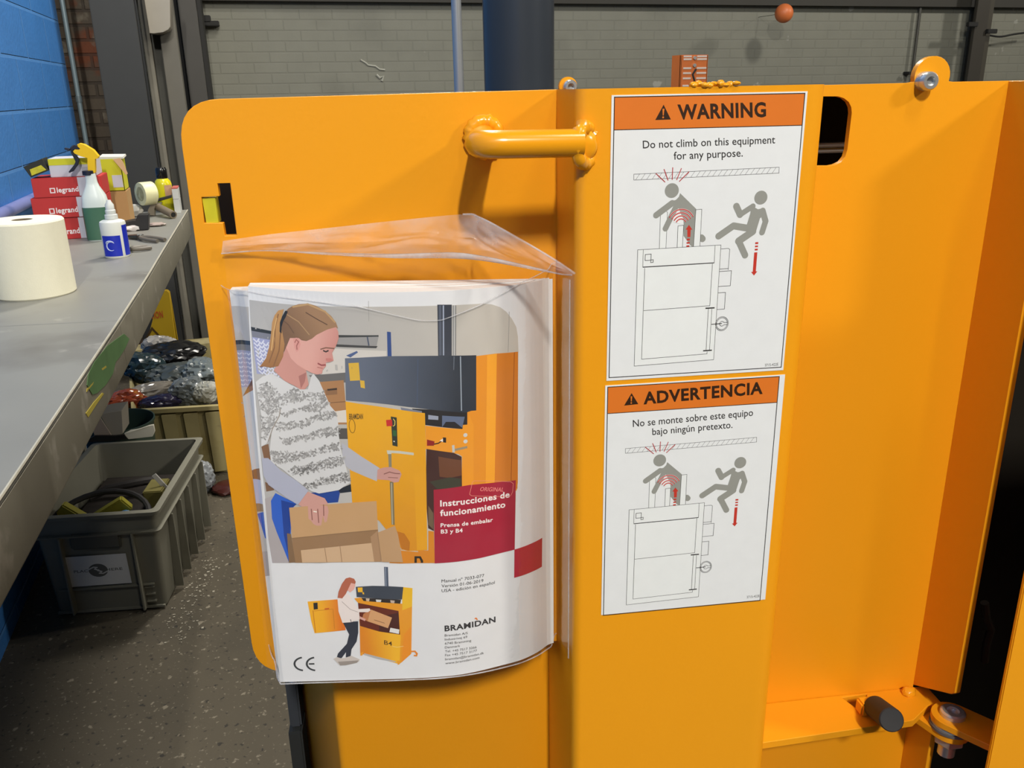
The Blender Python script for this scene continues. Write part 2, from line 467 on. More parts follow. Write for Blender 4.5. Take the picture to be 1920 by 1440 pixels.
# grab handle
hp = fillet([(0.0593,0.57,1.4715), (0.0476,0.502,1.4707), (0.1088,0.5035,1.4702)], .017, 8)
hnd = MB().tube(hp, .0079, 18).build('grab_handle', YELG, baler)
def weld_ring(c, ax, r, rt, n=40, sx=1, sz=1, seed=0):
    ax = Vector(ax).normalized(); q = Vector((0, 1, 0)).rotation_difference(ax)
    pts = [Vector(c) + q @ Vector((math.cos(2 * math.pi * k / n) * r * sx, 0, math.sin(2 * math.pi * k / n) * r * sz)) for k in range(n)]
    mb = MB(); m = 10; vs = []
    for k, p in enumerate(pts):
        rr = rt * (1 + .28 * noise.noise(Vector((k * .55, seed, 0))) + .12 * math.sin(k * 2.6))
        d = (p - Vector(c)).normalized()
        for j in range(m):
            a = 2 * math.pi * j / m; vs.append(p + d * math.cos(a) * rr + ax * math.sin(a) * rr)
    fs = [(k * m + j, k * m + (j + 1) % m, ((k + 1) % n) * m + (j + 1) % m, ((k + 1) % n) * m + j) for k in range(n) for j in range(m)]
    return mb.add(vs, fs)
c = (0.0591,0.568,1.4716); weld_ring(c, (0, 1, 0), .0092, .0045, seed=3, sz=1.05).build('weld_bead', YELW, hnd, ang=80)
c = (0.111,0.5075,1.4687)
mb = weld_ring(c, (.75, -.66, 0), .0088, .0042, seed=8, sz=1.15); mb.blob((c[0] - .001, c[1] + .0005, c[2]), (.0088, .0050, .0098), 4, .10, 2, 3, False)
mb.build('weld_bead', YELW, hnd, ang=80)

# recessed right panel with a lug and a long slot
lc = (0.3616,0.57,1.5032)
arc = [(lc[0] + .0128 * math.cos(a), lc[2] + .0128 * math.sin(a)) for a in [R(x) for x in range(-15, 196, 14)]]
out = [(.20, 1.4985), (.20, .35), (.418, .35), (.418, 1.4995)] + [(lc[0] + .0155, 1.4995)] + arc + [(lc[0] - .0155, 1.4993)]
slot = [(0.2769,0.57,1.492),(0.2964,0.57,1.4916),(0.3002,0.57,1.4905),(0.3039,0.57,1.4881),(0.3062,0.57,1.4846),(0.307,0.57,1.4809),(0.3066,0.57,1.4574),(0.3056,0.57,1.4525),(0.303,0.57,1.4491),(0.2989,0.57,1.4474),(0.2951,0.57,1.4468),(0.2783,0.57,1.4473)]
MB().prism([(a, VP, c2) for a, c2 in out], (0, .005, 0), [slot]).build('rear_panel', YEL, baler, bevel=.0006)
fb = (0.4176,0.52,1.0345)[2]
MB().prism([(.418, VP + .004, 1.0055), (.418, VP + .004, 1.4995), (.418, .520, 1.4995), (.418, .520, fb + .004), (.418, .524, fb)], (.005, 0, 0)).build('side_flange', YEL, baler, bevel=.0008)
MB().prism([(.418, VP + .004, .35), (.418, VP + .004, .999), (.418, .538, .999), (.418, .538, .35)], (.005, 0, 0)).build('side_flange', YEL, baler, bevel=.0008)
def screw(c, ax, r, h, name='bolt', parent=baler):
    mb = MB(); mb.lathe([(r * .98, 0), (r, h * .25), (r * .96, h * .75), (r * .8, h), (r * .48, h), (r * .44, h * .45), (0, h * .4)], c, 24, ax)
    return mb.build(name, ZINC, parent)
c = (0.3555,0.558,1.5002); mb = MB(); mb.cyl((c[0], .57, c[2]), (c[0], .566, c[2]), .0062, 20); mb.build('spacer', ZINC, baler)
screw((c[0], .566, c[2]), (-.05, -1, .0), .0062, .0055)
# small ear with its bolt behind the plate, by the post
c = (0.1169,0.585,1.5011); mb = MB(); mb.lathe([(.0060, 0), (.0060, .004)], (c[0], .590, c[2]), 24, (0, -1, 0)); mb.build('ear', YEL, baler)
screw((c[0] + .0007, .586, c[2] - .0004), (.1, -1, .05), .0046, .0045)

# bracket shelf with notch, stop buffer
zs = 1.006
hole = [(0.3513,0.5664,1.006),(0.3741,0.5676,1.006),(0.3691,0.5568,1.006),(0.36,0.543,1.006)]
MB().prism([(.25, .5695, zs), (.25, .5255, zs), (.395, .5315, zs), (.417, .546, zs), (.430, .546, zs), (.430, .5695, zs)], (0, 0, -.0066), [hole]).build('bracket_shelf', YEL, baler, bevel=.0007)
b = MB(); b.box((.3545, .541, zs), (.3715, .552, zs + .012), .0015); b.build('buffer_mount', YEL, baler)
pA = (0.3554,0.503,1.035); pB = (0.3658,0.541,1.0149)
MB().cyl(pB, pA, .0092, 28, .0008).build('rubber_buffer', BLACK, baler)
mb = MB(); mb.blob((.409, .562, zs + .002), (.006, .005, .005), 5, .15, 2, 3, False); mb.build('weld_bead', YELW, baler)
mb = MB(); mb.blob((.266, .566, zs + .001), (.003, .003, .0025), 6, .15, 2, 3, False); mb.build('weld_bead', YELW, baler)

# hinge
hc = (0.426,0.5277,1.0105)
def stad(c, d, ln, r, z, th):
    d = Vector((d[0], d[1])).normalized(); n = Vector((-d.y, d.x)); P_ = []
    for k in range(13):
        a = math.pi / 2 + math.pi * k / 12; P_.append(Vector((c[0], c[1])) + d * math.cos(a) * r + n * math.sin(a) * r)
    P_ += [Vector((c[0], c[1])) + d * ln - n * r, Vector((c[0], c[1])) + d * ln + n * r]
    return MB().prism([(p.x, p.y, z) for p in P_], (0, 0, -th))
leaf = stad(hc, (.60, -.80), .040, .0160, 1.0105, .0058).build('hinge_leaf', YEL, baler, bevel=.0006)
MB().cyl((hc[0], hc[1], 1.0020), (hc[0], hc[1], 1.0045), .0152, 28).build('washer', ZINC, baler)
MB().cyl((hc[0], hc[1], .9995), (hc[0], hc[1], 1.0018), .0164, 28).build('washer', pm('grey_nylon', (96, 94, 92), rough=.5), baler)
stad(hc, (-.35, .94), .045, .0150, .9993, .0062).build('hinge_leaf', YEL, baler, bevel=.0006)
screw((hc[0], hc[1], 1.0103), (0, 0, 1), .0100, .0045, parent=leaf)
mb = MB(); mb.lathe([(.0108, 0), (.0118, .0012), (.0118, .008), (.0108, .009)], (hc[0], hc[1], .9840), 6); mb.build('nut', ZINC, baler)
MB().cyl((hc[0], hc[1], .972), (hc[0], hc[1], .984), .0068, 16).build('bolt', ZINC, baler)

# loading door at the right edge of the view
b = MB(); b.box((.4165, .470, .30), (.95, .4735, 1.46), .0008); b.build('door', YEL, baler)

# chamber behind the panels
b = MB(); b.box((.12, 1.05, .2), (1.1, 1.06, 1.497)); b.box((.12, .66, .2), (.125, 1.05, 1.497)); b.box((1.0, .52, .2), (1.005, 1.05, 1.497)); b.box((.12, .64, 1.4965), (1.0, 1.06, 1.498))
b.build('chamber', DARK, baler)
g_ = [(0.367,0.7,1.4531),(0.3674,0.7,1.4496),(0.3675,0.7,1.4488),(0.3679,0.7,1.4449)]
b = MB(); b.box((.27, .70, g_[1][2]), (.40, .715, g_[0][2]), .001); b.box((.27, .704, g_[3][2]), (.40, .715, g_[2][2]), .001); b.build('guide_rail', pm('dull_grey_steel', (150, 146, 140), rough=.5, var=.2), baler)
hk = [(0.5457,0.66,1.0187), (0.5512,0.66,0.9999), (0.558,0.66,0.9869), (0.5561,0.66,0.9716), (0.5576,0.66,0.9495)]
MB().tube(hk, .004, 10).build('latch_hook', pm('dark_steel', (62, 58, 52), rough=.5, metal=.4), baler)
b = MB(); b.box((.535, .80, 1.29), (.75, .815, 1.302), .001); b.build('guide_rail', pm('dark_steel', (62, 58, 52)), baler)

# lower body with a bevelled corner
ou = rpoly([(.118, .61), (-.0745, .61), (-.155, .90)], [0, .006, 0], 8)
inn = [(a + .002, c2 + .005) for a, c2 in ou]
MB().prism([(a, c2, .09) for a, c2 in ou + inn[::-1]], (0, 0, 1.02)).build('lower_body', YEL, baler, ang=60)
p = [(-0.1477,0.8,0.8891),(-0.1519,0.8,0.8419),(-0.1516,0.8,0.839),(-0.1553,0.8,0.7901)]
b = MB(); b.box((p[0][0], .80, p[1][2] + .001), (-.135, .86, 1.108), .002); b.build('rear_leg', SLATE, baler)
b = MB(); b.box((p[0][0] - .002, .795, .0), (-.135, .86, p[1][2] - .001), .002); b.build('rear_leg', pm('dark_grey_paint', (44, 46, 46), rough=.5), baler)

# press head, ram cylinder and hydraulic pipe
b = MB(); b.box((-.02, .94, .9), (.115, 1.3, 1.47), .004); b.box((.116, 1.065, .9), (.9, 1.3, 1.47), .004); b.build('press_head', SLATE, baler)
mb = MB(); mb.lathe([(.0425, 0), (.0425, 1.2)], (.159, 1.1, 1.4), 40); mb.build('ram_cylinder', pm('ram_paint', (50, 55, 62), rough=.3, var=.1, vs=9), baler)
MB().cyl((.0778, 1.0, 1.4), (.0778, 1.0, 2.6), .0054, 16).build('hydraulic_pipe', pm('brushed_pipe', (176, 180, 184), rough=.35, metal=.7), baler)

# ------------------------------------------------------------------ stickers
GREY = (150, 150, 142); RED = (196, 58, 44); INK = (45, 42, 40); PAPER = (234, 236, 233); ORANGE = (222, 118, 36)
def capsule(A, col, p, q, r):
    p, q = Vector(p), Vector(q); d = (q - p).normalized(); n = Vector((-d.y, d.x)); P_ = []
    for k in range(9):
        a = math.pi / 2 + math.pi * k / 8; P_.append(p + (d * math.cos(a) + n * math.sin(a)) * r)
    for k in range(9):
        a = -math.pi / 2 + math.pi * k / 8; P_.append(q + (d * math.cos(a) + n * math.sin(a)) * r)
    A.poly(col, [tuple(x) for x in P_])
CM = .0795 * 1000 / 1000      # mm per zoomed pixel on the sticker face
def sticker_common(A):
    bd = [(1.66,1.11),(117.03,0.35)] + [(116.55,170.44),(1.50,172.95)]
    x0, y0 = bd[0]; x1, y1 = bd[2]
    hy = (1.97,19.16)[1]
    A.poly(ORANGE, [(x0, y0), (x1, y0), (x1, hy), (x0, hy)])
    A.line(INK, .5, [(x0, hy), (x1, hy)])
    A.line(INK, .55, [(x0, y0), (x1, y0), (x1, y1), (x0, y1)], True)
    # hatched ceiling
    q = [(14.29,44.55),(104.26,43.13),(104.41,46.57),(14.39,47.93)]
    A.line(INK, .22, q, True)
    for k in range(26):
        t = (k + .3) / 26.6; t2 = t + .028
        lo = (q[3][0] + (q[2][0] - q[3][0]) * t, q[3][1] + (q[2][1] - q[3][1]) * t); hi = (q[0][0] + (q[1][0] - q[0][0]) * t2, q[0][1] + (q[1][1] - q[0][1]) * t2)
        A.line(INK, .16, [lo, hi])
    for a in ([(27.65,44.48),(33.57,49.74)], [(32.55,42.13),(35.33,48.78)], [(37.87,41.27),(37.83,48.51)], [(43.27,41.90),(40.57,48.74)], [(48.04,44.07),(42.19,49.67)]):
        A.line((178, 40, 46), .5, a)
    # climbing figure and guide posts
    A.poly(PAPER, [(31.38,67.20),(34.99,66.84),(35.75,67.71),(35.68,89.22),(31.50,89.26)]); A.line(INK, .24, [(31.50,89.26),(31.45,67.20),(34.99,66.84),(35.75,67.71),(35.68,89.22)])
    A.poly(GREY, [(38.08,60.99),(40.66,60.39),(42.46,58.59),(43.09,56.48),(53.53,66.11),(53.35,69.74),(53.19,89.22),(51.37,88.50),(46.48,82.17),(46.04,72.97),(42.94,66.01),(40.21,63.42),(38.51,64.33)])
    p = [(38.42,62.25),(28.77,69.06),(40.58,65.10),(34.84,77.33),(57.78,83.68),(58.57,84.50),(37.88,54.80)]
    capsule(A, GREY, p[0], p[1], 1.9); capsule(A, GREY, p[2], p[3], 1.75); capsule(A, GREY, p[4], p[5], 2.0)
    A.disc(GREY, p[6], 4.35)
    A.poly(PAPER, [(42.36,65.99),(38.90,73.41),(45.94,75.43),(45.76,71.56)])
    c = (44.42,75.73)
    for r in (9.6, 7.6, 5.7, 3.9):
        A.line((240, 200, 195), .95, [(c[0] + r * .9 * math.cos(R(x)), c[1] - r * math.sin(R(x))) for x in range(32, 152, 8)])
        A.line((186, 50, 48), .55, [(c[0] + r * .9 * math.cos(R(x)), c[1] - r * math.sin(R(x))) for x in range(30, 154, 8)])
    for a in ([(42.75,89.15),(42.67,76.01),(46.18,75.79),(46.08,89.14)], [(53.10,89.00),(53.41,66.66),(57.14,66.51),(57.17,88.88)]):
        A.poly(PAPER, a); A.line(INK, .26, a)
    A.poly(RED, [(48.66,78.50),(47.55,78.46),(49.54,75.57),(51.83,78.62),(50.80,78.58),(50.80,83.05),(48.88,82.98)])
    for a in ([(48.63,83.96),(50.62,83.90),(50.60,85.04),(48.61,85.10)], [(48.59,86.10),(50.58,86.04),(50.56,87.04),(48.56,87.10)], [(48.54,88.10),(50.46,88.03),(50.43,89.04),(48.51,89.10)]): A.poly(RED, a)
    A.poly(RED, [(48.42,90.24),(50.34,90.18),(50.46,95.58),(51.50,95.56),(49.47,97.93),(47.27,95.67),(48.46,95.64)])
    # falling figure
    p = [(78.86,65.46),(81.59,70.62),(89.42,65.83),(95.83,68.80),(98.22,75.26),(96.50,81.99),(89.55,79.57),(77.81,77.27),(68.74,83.19),(90.42,81.18),(81.82,86.72),(86.60,95.75),(94.09,60.80)]
    capsule(A, GREY, p[0], p[1], 2.05); capsule(A, GREY, p[1], p[2], 1.7); capsule(A, GREY, p[3], p[4], 1.9); capsule(A, GREY, p[4], p[5], 1.85)
    capsule(A, GREY, p[6], p[7], 2.1); capsule(A, GREY, p[7], p[8], 2.1); capsule(A, GREY, p[9], p[10], 2.3); capsule(A, GREY, p[10], p[11], 2.0)
    A.poly(GREY, [(88.28,64.52),(90.05,66.27),(92.77,67.77),(96.08,67.18),(97.55,70.63),(94.47,73.35),(92.19,82.68),(85.77,79.07),(88.09,69.93)]); A.disc(GREY, p[12], 4.15)
    for a in ([(92.59,87.95),(94.55,87.88),(94.56,89.04),(92.60,89.10)], [(92.60,90.05),(94.56,89.98),(94.56,90.99),(92.60,91.06)], [(92.60,92.00),(94.56,91.94),(94.57,93.03),(92.60,93.09)]): A.poly(RED, a)
    A.poly(RED, [(92.39,94.25),(94.43,94.19),(94.36,106.20),(95.35,106.17),(93.34,108.82),(91.25,106.43),(92.32,106.41)])
    # outline drawing of the machine
    L_ = .26
    A.poly(PAPER, [(17.97,89.55),(70.57,88.71),(70.27,162.50),(17.89,163.65)]); A.line(INK, L_, [(17.97,89.55),(70.57,88.71),(70.27,162.50),(17.89,163.65)], True)
    A.line(INK, L_, [(21.48,89.55),(21.45,100.24),(66.89,99.56),(66.84,88.78)]); A.line(INK, .55, [(21.45,100.32),(66.90,99.63)])
    A.line(INK, L_, [(65.79,100.02),(65.63,126.89)]); A.line(INK, L_, [(65.65,156.75),(65.59,158.31),(22.56,159.35),(22.72,100.88)]); A.line(INK, L_, [(22.92,127.71),(65.69,126.74)])
    A.line(INK, .34, [(22.82,92.61),(26.48,92.48),(26.46,96.21),(22.79,96.27)], True); A.line(INK, .34, [(26.46,96.07),(27.93,95.99),(27.91,97.57),(26.37,97.65)], True)
    A.line(INK, L_, [(70.58,91.16),(75.51,91.00),(76.45,91.69),(76.24,104.51)]); A.line(INK, L_, [(70.45,103.66),(76.18,103.62)])
    A.line(INK, L_, [(70.47,105.20),(78.40,105.04),(78.27,114.57),(70.52,114.65)]); A.line(INK, L_, [(70.47,118.74),(75.41,118.68),(75.41,129.35),(70.51,129.40)])
    A.line(INK, .8, [(62.89,128.26),(68.84,128.26)]); A.line(INK, .8, [(62.91,156.13),(68.72,156.07)])
    A.line(INK, L_, [(64.82,128.73),(64.83,155.93)]); A.line(INK, L_, [(67.11,128.85),(67.15,155.75)]); A.line(INK, .5, [(67.33,138.95),(74.31,138.72)])
    c = (74.32,138.87)
    for r in (4.6, 3.9): A.line(INK, .26, [(c[0] + r * .92 * math.cos(R(x)), c[1] + r * math.sin(R(x))) for x in range(0, 360, 15)], True)
    A.line(INK, .26, [(c[0] + 1.5 * math.cos(R(x)), c[1] + 1.5 * math.sin(R(x))) for x in range(30, 331, 20)]); A.line(INK, .26, [(c[0] + 1.3, c[1] - .75), (c[0] + 3.7, c[1] - .75)]); A.line(INK, .26, [(c[0] + 1.3, c[1] + .75), (c[0] + 3.7, c[1] + .75)])

def warning_triangle(A, a):
    A.poly((52, 30, 14), a)
    cx, by, ty = (a[0][0] + a[1][0]) / 2, (a[0][1] + a[1][1]) / 2, a[2][1]; h = by - ty
    A.poly(ORANGE, [(cx - .07 * h, ty + .27 * h), (cx + .07 * h, ty + .27 * h), (cx + .03 * h, ty + .72 * h), (cx - .03 * h, ty + .72 * h)]); A.disc(ORANGE, (cx, ty + .84 * h), .065 * h)

def sticker(origin, A, label, W_, hh):
    u0, z0 = origin; mb = MB()
    fn = lambda a, b_, h: (u0 + a / 1000, VF - .0003 - h, z0 - b_ / 1000)
    mb.add([fn(x, y, 0) for x, y in ((0, 0), (W_, 0), (W_, hh), (0, hh))] + [fn(x, y, -.0003) for x, y in ((0, 0), (W_, 0), (W_, hh), (0, hh))], [(3, 2, 1, 0), (0, 1, 5, 4), (1, 2, 6, 5), (2, 3, 7, 6), (3, 0, 4, 7)])
    cols = A.lay(mb, fn)
    o = printed('warning_sticker', mb, 5, (.80, .81, .80), cols, PRINT, baler); o['label'] = label
    return o
BRN = (52, 30, 14)
SZ1 = (118.17,172.54)
SZ2 = (120.44,170.05)
A = Art(); sticker_common(A)
warning_triangle(A, [(26.18,14.19),(35.57,14.07),(30.89,5.76)])
A.text(BRN, 'WARNING', [(39.85,13.97),(93.63,13.64),(39.06,5.86)], .034)
A.text(INK, 'Do not climb on this equipment', [(19.36,29.95),(100.50,29.11),(19.08,25.59)], .006)
A.text(INK, 'for any purpose.', [(38.39,36.85),(80.85,36.21),(37.99,32.43)], .006)
A.text(INK, '3715-422E', [(105.37,169.28),(114.52,169.12),(105.15,167.52)])
sticker((0.1268,1.4958), A, 'upper sticker with an English warning under an orange header', *SZ1)
A = Art(); sticker_common(A)
warning_triangle(A, [(12.63,14.38),(22.05,13.95),(17.41,6.11)])
A.text(BRN, 'ADVERTENCIA', [(25.53,14.11),(106.02,12.13),(25.05,5.92)], .034)
A.text(INK, 'No se monte sobre este equipo', [(18.95,29.63),(100.53,27.46),(18.67,24.79)], .006)
A.text(INK, 'bajo ningún pretexto.', [(32.24,36.29),(86.85,35.11),(31.92,31.57)], .006)
A.text(INK, '3715-422E', [(106.51,167.58),(116.07,167.47),(106.29,165.72)])
sticker((0.1261,1.3201), A, 'lower sticker with a Spanish warning under an orange header', *SZ2)
# ------------------------------------------------------------------ instruction manuals in the clear pouch
PT = [(0, .525), (.3, .523), (.5, .522), (.62, .523), (.7, .526), (.8, .532), (.88, .5375), (.95, .546), (1, .555)]
def prof(s):
    s = min(max(s, 0), 1)
    i = 0
    while i < len(PT) - 2 and s > PT[i + 1][0]: i += 1
    def sl(j):
        a, b_ = PT[max(j - 1, 0)], PT[min(j + 1, len(PT) - 1)]
        return (b_[1] - a[1]) / (b_[0] - a[0])
    (x0, y0), (x1, y1) = PT[i], PT[i + 1]; h = x1 - x0; t = (s - x0) / h
    return y0 * (1 + 2 * t) * (1 - t) ** 2 + sl(i) * h * t * (1 - t) ** 2 + y1 * t * t * (3 - 2 * t) + sl(i + 1) * h * t * t * (t - 1)
def cover(s, t, h=0.0):
    u = (-.0935 + (-.100 + .0935) * t) * (1 - s) + (.096 + .0005 * t) * s
    q = max(0, 1 - t / .4) ** 2 * .021 * max(0, 1 - s / .42) ** 2
    return (u, prof(s) + q - h, 1.387 + (1.109 - 1.387) * t - (.006 + .0065 * t) * s)
man = thing('instruction_manual', 'front instruction manual in the clear pouch, its picture cover bulging towards the viewer', 'booklet', (0, .54, 1.10), 'B')
# block of pages behind the cover
NS = 48
mb = MB(); rings = []
for t, dz in ((0, .0008), (1, .0005)):
    fr = [cover(k / NS, t, -.0006) for k in range(NS + 1)]
    bk = [(fr[k][0], max(.5565, fr[k][1] + .002) if k < NS else fr[k][1] + .003, fr[k][2]) for k in range(NS, -1, -1)]
    rings.append(fr + bk)
n = len(rings[0]); mb.add(rings[0] + rings[1], [(k, (k + 1) % n, n + (k + 1) % n, n + k) for k in range(n)])
for base in (0, n):
    mb.add([], [])
    fs = [(base + k, base + k + 1, base + n - 2 - k, base + n - 1 - k) for k in range(NS)]
    mb.f += fs; mb.m += [0] * len(fs)
mb.build('page_block', pm('page_paper', (226, 226, 224), rough=.7, var=.03, vs=200), man)
# a few fanned sheets seen at the top and right edge
mb = MB()
for j in range(4):
    def fn(a, b_, j=j):
        x = cover(a, 0, 0); y = cover(a, 1, 0); v = x[1] + (.5565 - x[1]) * (j + 1) / 5; v2 = y[1] + (.5565 - y[1]) * (j + 1) / 5
        return (x[0] + .0012 * (j + 1) * a, v * (1 - b_) + v2 * b_, (x[2] + .0006 * math.sin(3 + j * 2 + a * 3)) * (1 - b_) + y[2] * b_)
    mb.grid(fn, 24, 6)
mb.build('loose_sheets', MATS['page_paper'], man)

A = Art(1.08)
lw = lambda mm: (mm / 190, mm / 281)
WALLC = (186, 182, 176)
pic = [(0.0033,0.0282),(0.0884,0.0304),(0.1671,0.0317),(0.2872,0.0315),(0.4061,0.0314),(0.6119,0.0319),(0.7182,0.0336),(0.7639,0.0346),(0.7952,0.0385),(0.8248,0.0471),(0.8471,0.0597),(0.8658,0.0773),(0.8809,0.0975),(0.8863,0.1221),(0.8874,0.1581),(0.8791,0.3424),(0.8683,0.5372),(0.8611,0.6686),(0.7300,0.6721),(0.5673,0.6710),(0.4472,0.6611),(0.3555,0.6580),(0.2460,0.6590),(0.1731,0.6621),(0.0833,0.6592),(0.0123,0.6536)]
A.poly((172, 170, 168), pic, (190, 184, 174), (pic[0], (.8, .3)))
A.line((150, 146, 142), lw(.25), [(0.3918,0.0184),(0.3891,0.0641)]); A.line((140, 138, 134), lw(.3), [(0.8564,0.0593),(0.8496,0.1543)])
# shelves behind
A.poly((38, 44, 50), [(0.0053,0.0855),(0.0731,0.0919),(0.0724,0.0987),(0.0060,0.0939)]); A.poly((118, 120, 132), [(0.0060,0.0939),(0.0724,0.0987),(0.0687,0.1116),(0.0076,0.1072)])
mos = [(0.0076,0.1072),(0.0687,0.1116),(0.0452,0.1873),(0.0160,0.1879)]
A.poly((150, 154, 190), mos)
for k in range(9):
    for j in range(4):
        x = mos[0][0] + (mos[1][0] - mos[0][0]) * (j + .2) / 4 + k * .0016; y = mos[0][1] + (mos[3][1] - mos[0][1]) * (k + .4) / 9.3 + j * .0035
        A.line((206, 208, 222), lw(.9), [(x, y), (x + .011, y + .007), (x + .020, y - .001)])
A.poly((206, 200, 192), [(0.2589,0.1257),(0.4399,0.1320),(0.4384,0.1518),(0.3128,0.1512),(0.3101,0.1811),(0.2215,0.1868)])
A.poly((62, 64, 64), [(0.2818,0.0954),(0.4177,0.0956),(0.4174,0.0991),(0.2812,0.1011)]); A.poly((150, 148, 146), [(0.2812,0.1011),(0.4174,0.0991),(0.4095,0.1200),(0.2797,0.1166)]); A.poly((66, 66, 66), [(0.2797,0.1166),(0.4126,0.1205),(0.4078,0.1254),(0.2792,0.1224)])
A.line((70, 80, 100), lw(.8), [(0.3812,0.0994),(0.3845,0.1194)])
A.poly((104, 102, 100), [(0.1836,0.1889),(0.3050,0.1815),(0.3028,0.2052),(0.2136,0.2031)]); A.poly((84, 80, 76), [(0.2661,0.3145),(0.3043,0.3149),(0.3045,0.3411),(0.2636,0.3407)])
A.poly((168, 122, 80), [(0.1882,0.2055),(0.2958,0.1993),(0.2988,0.3053),(0.2352,0.3048)]); A.line((112, 80, 54), lw(.4), [(0.2402,0.2534),(0.2975,0.2500)]); A.poly((140, 102, 70), [(0.2338,0.2221),(0.2725,0.2194),(0.2725,0.2327),(0.2357,0.2350)])
A.poly((60, 48, 40), [(0.2403,0.2203),(0.2727,0.2176),(0.2722,0.2222),(0.2418,0.2244)])
A.poly((214, 206, 196), [(0.2508,0.2744),(0.2982,0.2700),(0.2979,0.3006),(0.2611,0.3003)])
A.poly((52, 76, 132), [(0.4452,0.0879),(0.4577,0.0889),(0.4560,0.1448),(0.4428,0.1446)]); A.poly((78, 96, 138), [(0.3092,0.1423),(0.3446,0.1315),(0.3481,0.1350),(0.3226,0.1467)])
# ram and pipe
A.poly((58, 62, 72), [(0.6120,0.0296),(0.6592,0.0312),(0.6532,0.1498),(0.6079,0.1478)]); A.line((150, 158, 176), lw(.9), [(0.6316,0.0319),(0.6261,0.1462)]); A.line((86, 92, 106), lw(1.6), [(0.6208,0.0315),(0.6158,0.1458)])
A.poly((176, 176, 174), [(0.6611,0.0331),(0.6733,0.0336),(0.6677,0.1483),(0.6553,0.1476)]); A.line((90, 90, 92), lw(.4), [(0.6727,0.0336),(0.6664,0.1482)]); A.line((110, 110, 112), lw(.4), [(0.6643,0.0332),(0.6586,0.1478)])
# orange frame of the press
fr = [(0.7286,0.1547),(0.8037,0.1543),(0.8860,0.1569),(0.8775,0.4884),(0.8725,0.5084),(0.6873,0.4847),(0.6955,0.2976)]
A.poly((222, 140, 34), fr); A.poly((236, 158, 40), [(0.7748,0.1556),(0.8092,0.1548),(0.7899,0.4921),(0.7572,0.4878)]); A.poly((204, 120, 34), [(0.8092,0.1548),(0.8860,0.1569),(0.8756,0.5038),(0.7899,0.4921)])
A.line((160, 84, 20), lw(.5), [(0.8723,0.1573),(0.8505,0.4999)])
A.poly((38, 36, 38), [(0.5136,0.2696),(0.7002,0.2813),(0.6986,0.3185),(0.6806,0.3270),(0.5563,0.3106)]); A.poly((120, 124, 136), [(0.4763,0.2658),(0.5466,0.2764),(0.5462,0.2826),(0.4798,0.2750)]); A.poly((150, 156, 172), [(0.5671,0.2862),(0.6007,0.2905),(0.6001,0.2997),(0.5664,0.2970)]); A.poly((92, 104, 130), [(0.6135,0.2895),(0.6907,0.2976),(0.6808,0.3239),(0.6554,0.3073),(0.6254,0.3055),(0.6119,0.3182)])
A.poly((228, 148, 36), [(0.5562,0.3121),(0.6815,0.3271),(0.6833,0.3172),(0.7008,0.3175),(0.7050,0.2911),(0.7206,0.3206),(0.7175,0.3965),(0.7139,0.4824),(0.6715,0.4780),(0.6766,0.3957),(0.6646,0.3883),(0.5536,0.3699)])
A.poly((64, 36, 30), [(0.5562,0.3699),(0.6474,0.3838),(0.6753,0.3962),(0.6729,0.4781),(0.5753,0.4772),(0.5694,0.5833),(0.5502,0.5750),(0.5466,0.4886)]); A.poly((104, 62, 38), [(0.5952,0.3904),(0.6749,0.4052),(0.6731,0.4438),(0.6312,0.4469),(0.5967,0.4418)]); A.poly((60, 58, 44), [(0.5616,0.4533),(0.6313,0.4453),(0.6705,0.4517),(0.6695,0.4745),(0.5863,0.4731)]); A.poly((108, 88, 66), [(0.5537,0.5151),(0.5699,0.5357),(0.5674,0.5791),(0.5508,0.5650)])
A.poly((140, 30, 26), [(0.5593,0.3465),(0.5845,0.3520),(0.5817,0.3629),(0.5583,0.3621)]); A.line((50, 20, 18), lw(.8), [(0.5820,0.3589),(0.5970,0.3573),(0.6101,0.3516)]); A.poly((235, 225, 215), [(0.6016,0.3512),(0.6148,0.3455),(0.6151,0.3549)]); A.poly((40, 30, 26), [(0.6132,0.3432),(0.6243,0.3444),(0.6236,0.3569),(0.6134,0.3558)])
for a in [(0.6909,0.3430),(0.6906,0.3588)]: A.disc((200, 200, 196), a, .0075, .005, 10)
A.line((150, 136, 110), lw(1.6), [(0.6477,0.3774),(0.6962,0.3736)]); A.line((190, 190, 186), lw(1.6), [(0.6474,0.3647),(0.6483,0.3832)])
# grey press head with the two squares
A.poly((98, 106, 122), [(0.3049,0.1486),(0.3823,0.1459),(0.4453,0.1442),(0.5148,0.1447),(0.5849,0.1458),(0.6559,0.1481),(0.7368,0.1526),(0.7314,0.2855),(0.7137,0.2848),(0.6959,0.2876),(0.6295,0.2796),(0.5324,0.2687),(0.4367,0.2581),(0.3734,0.2523),(0.2989,0.2476)], (44, 50, 60), [(0.3530,0.1939),(0.6656,0.2196)])
A.line((150, 160, 172), lw(.7), [(0.6827,0.1515),(0.6800,0.2820)]); A.line((98, 106, 118), lw(.5), [(0.6611,0.1502),(0.6582,0.1821)]); A.line((72, 84, 106), lw(.6), [(0.5412,0.1506),(0.5315,0.2611)])
A.poly((214, 172, 60), [(0.3151,0.1598),(0.3485,0.1585),(0.3493,0.1999),(0.3164,0.2012)]); A.poly((214, 172, 60), [(0.3487,0.1999),(0.3631,0.2009),(0.3635,0.2193),(0.3498,0.2169)])
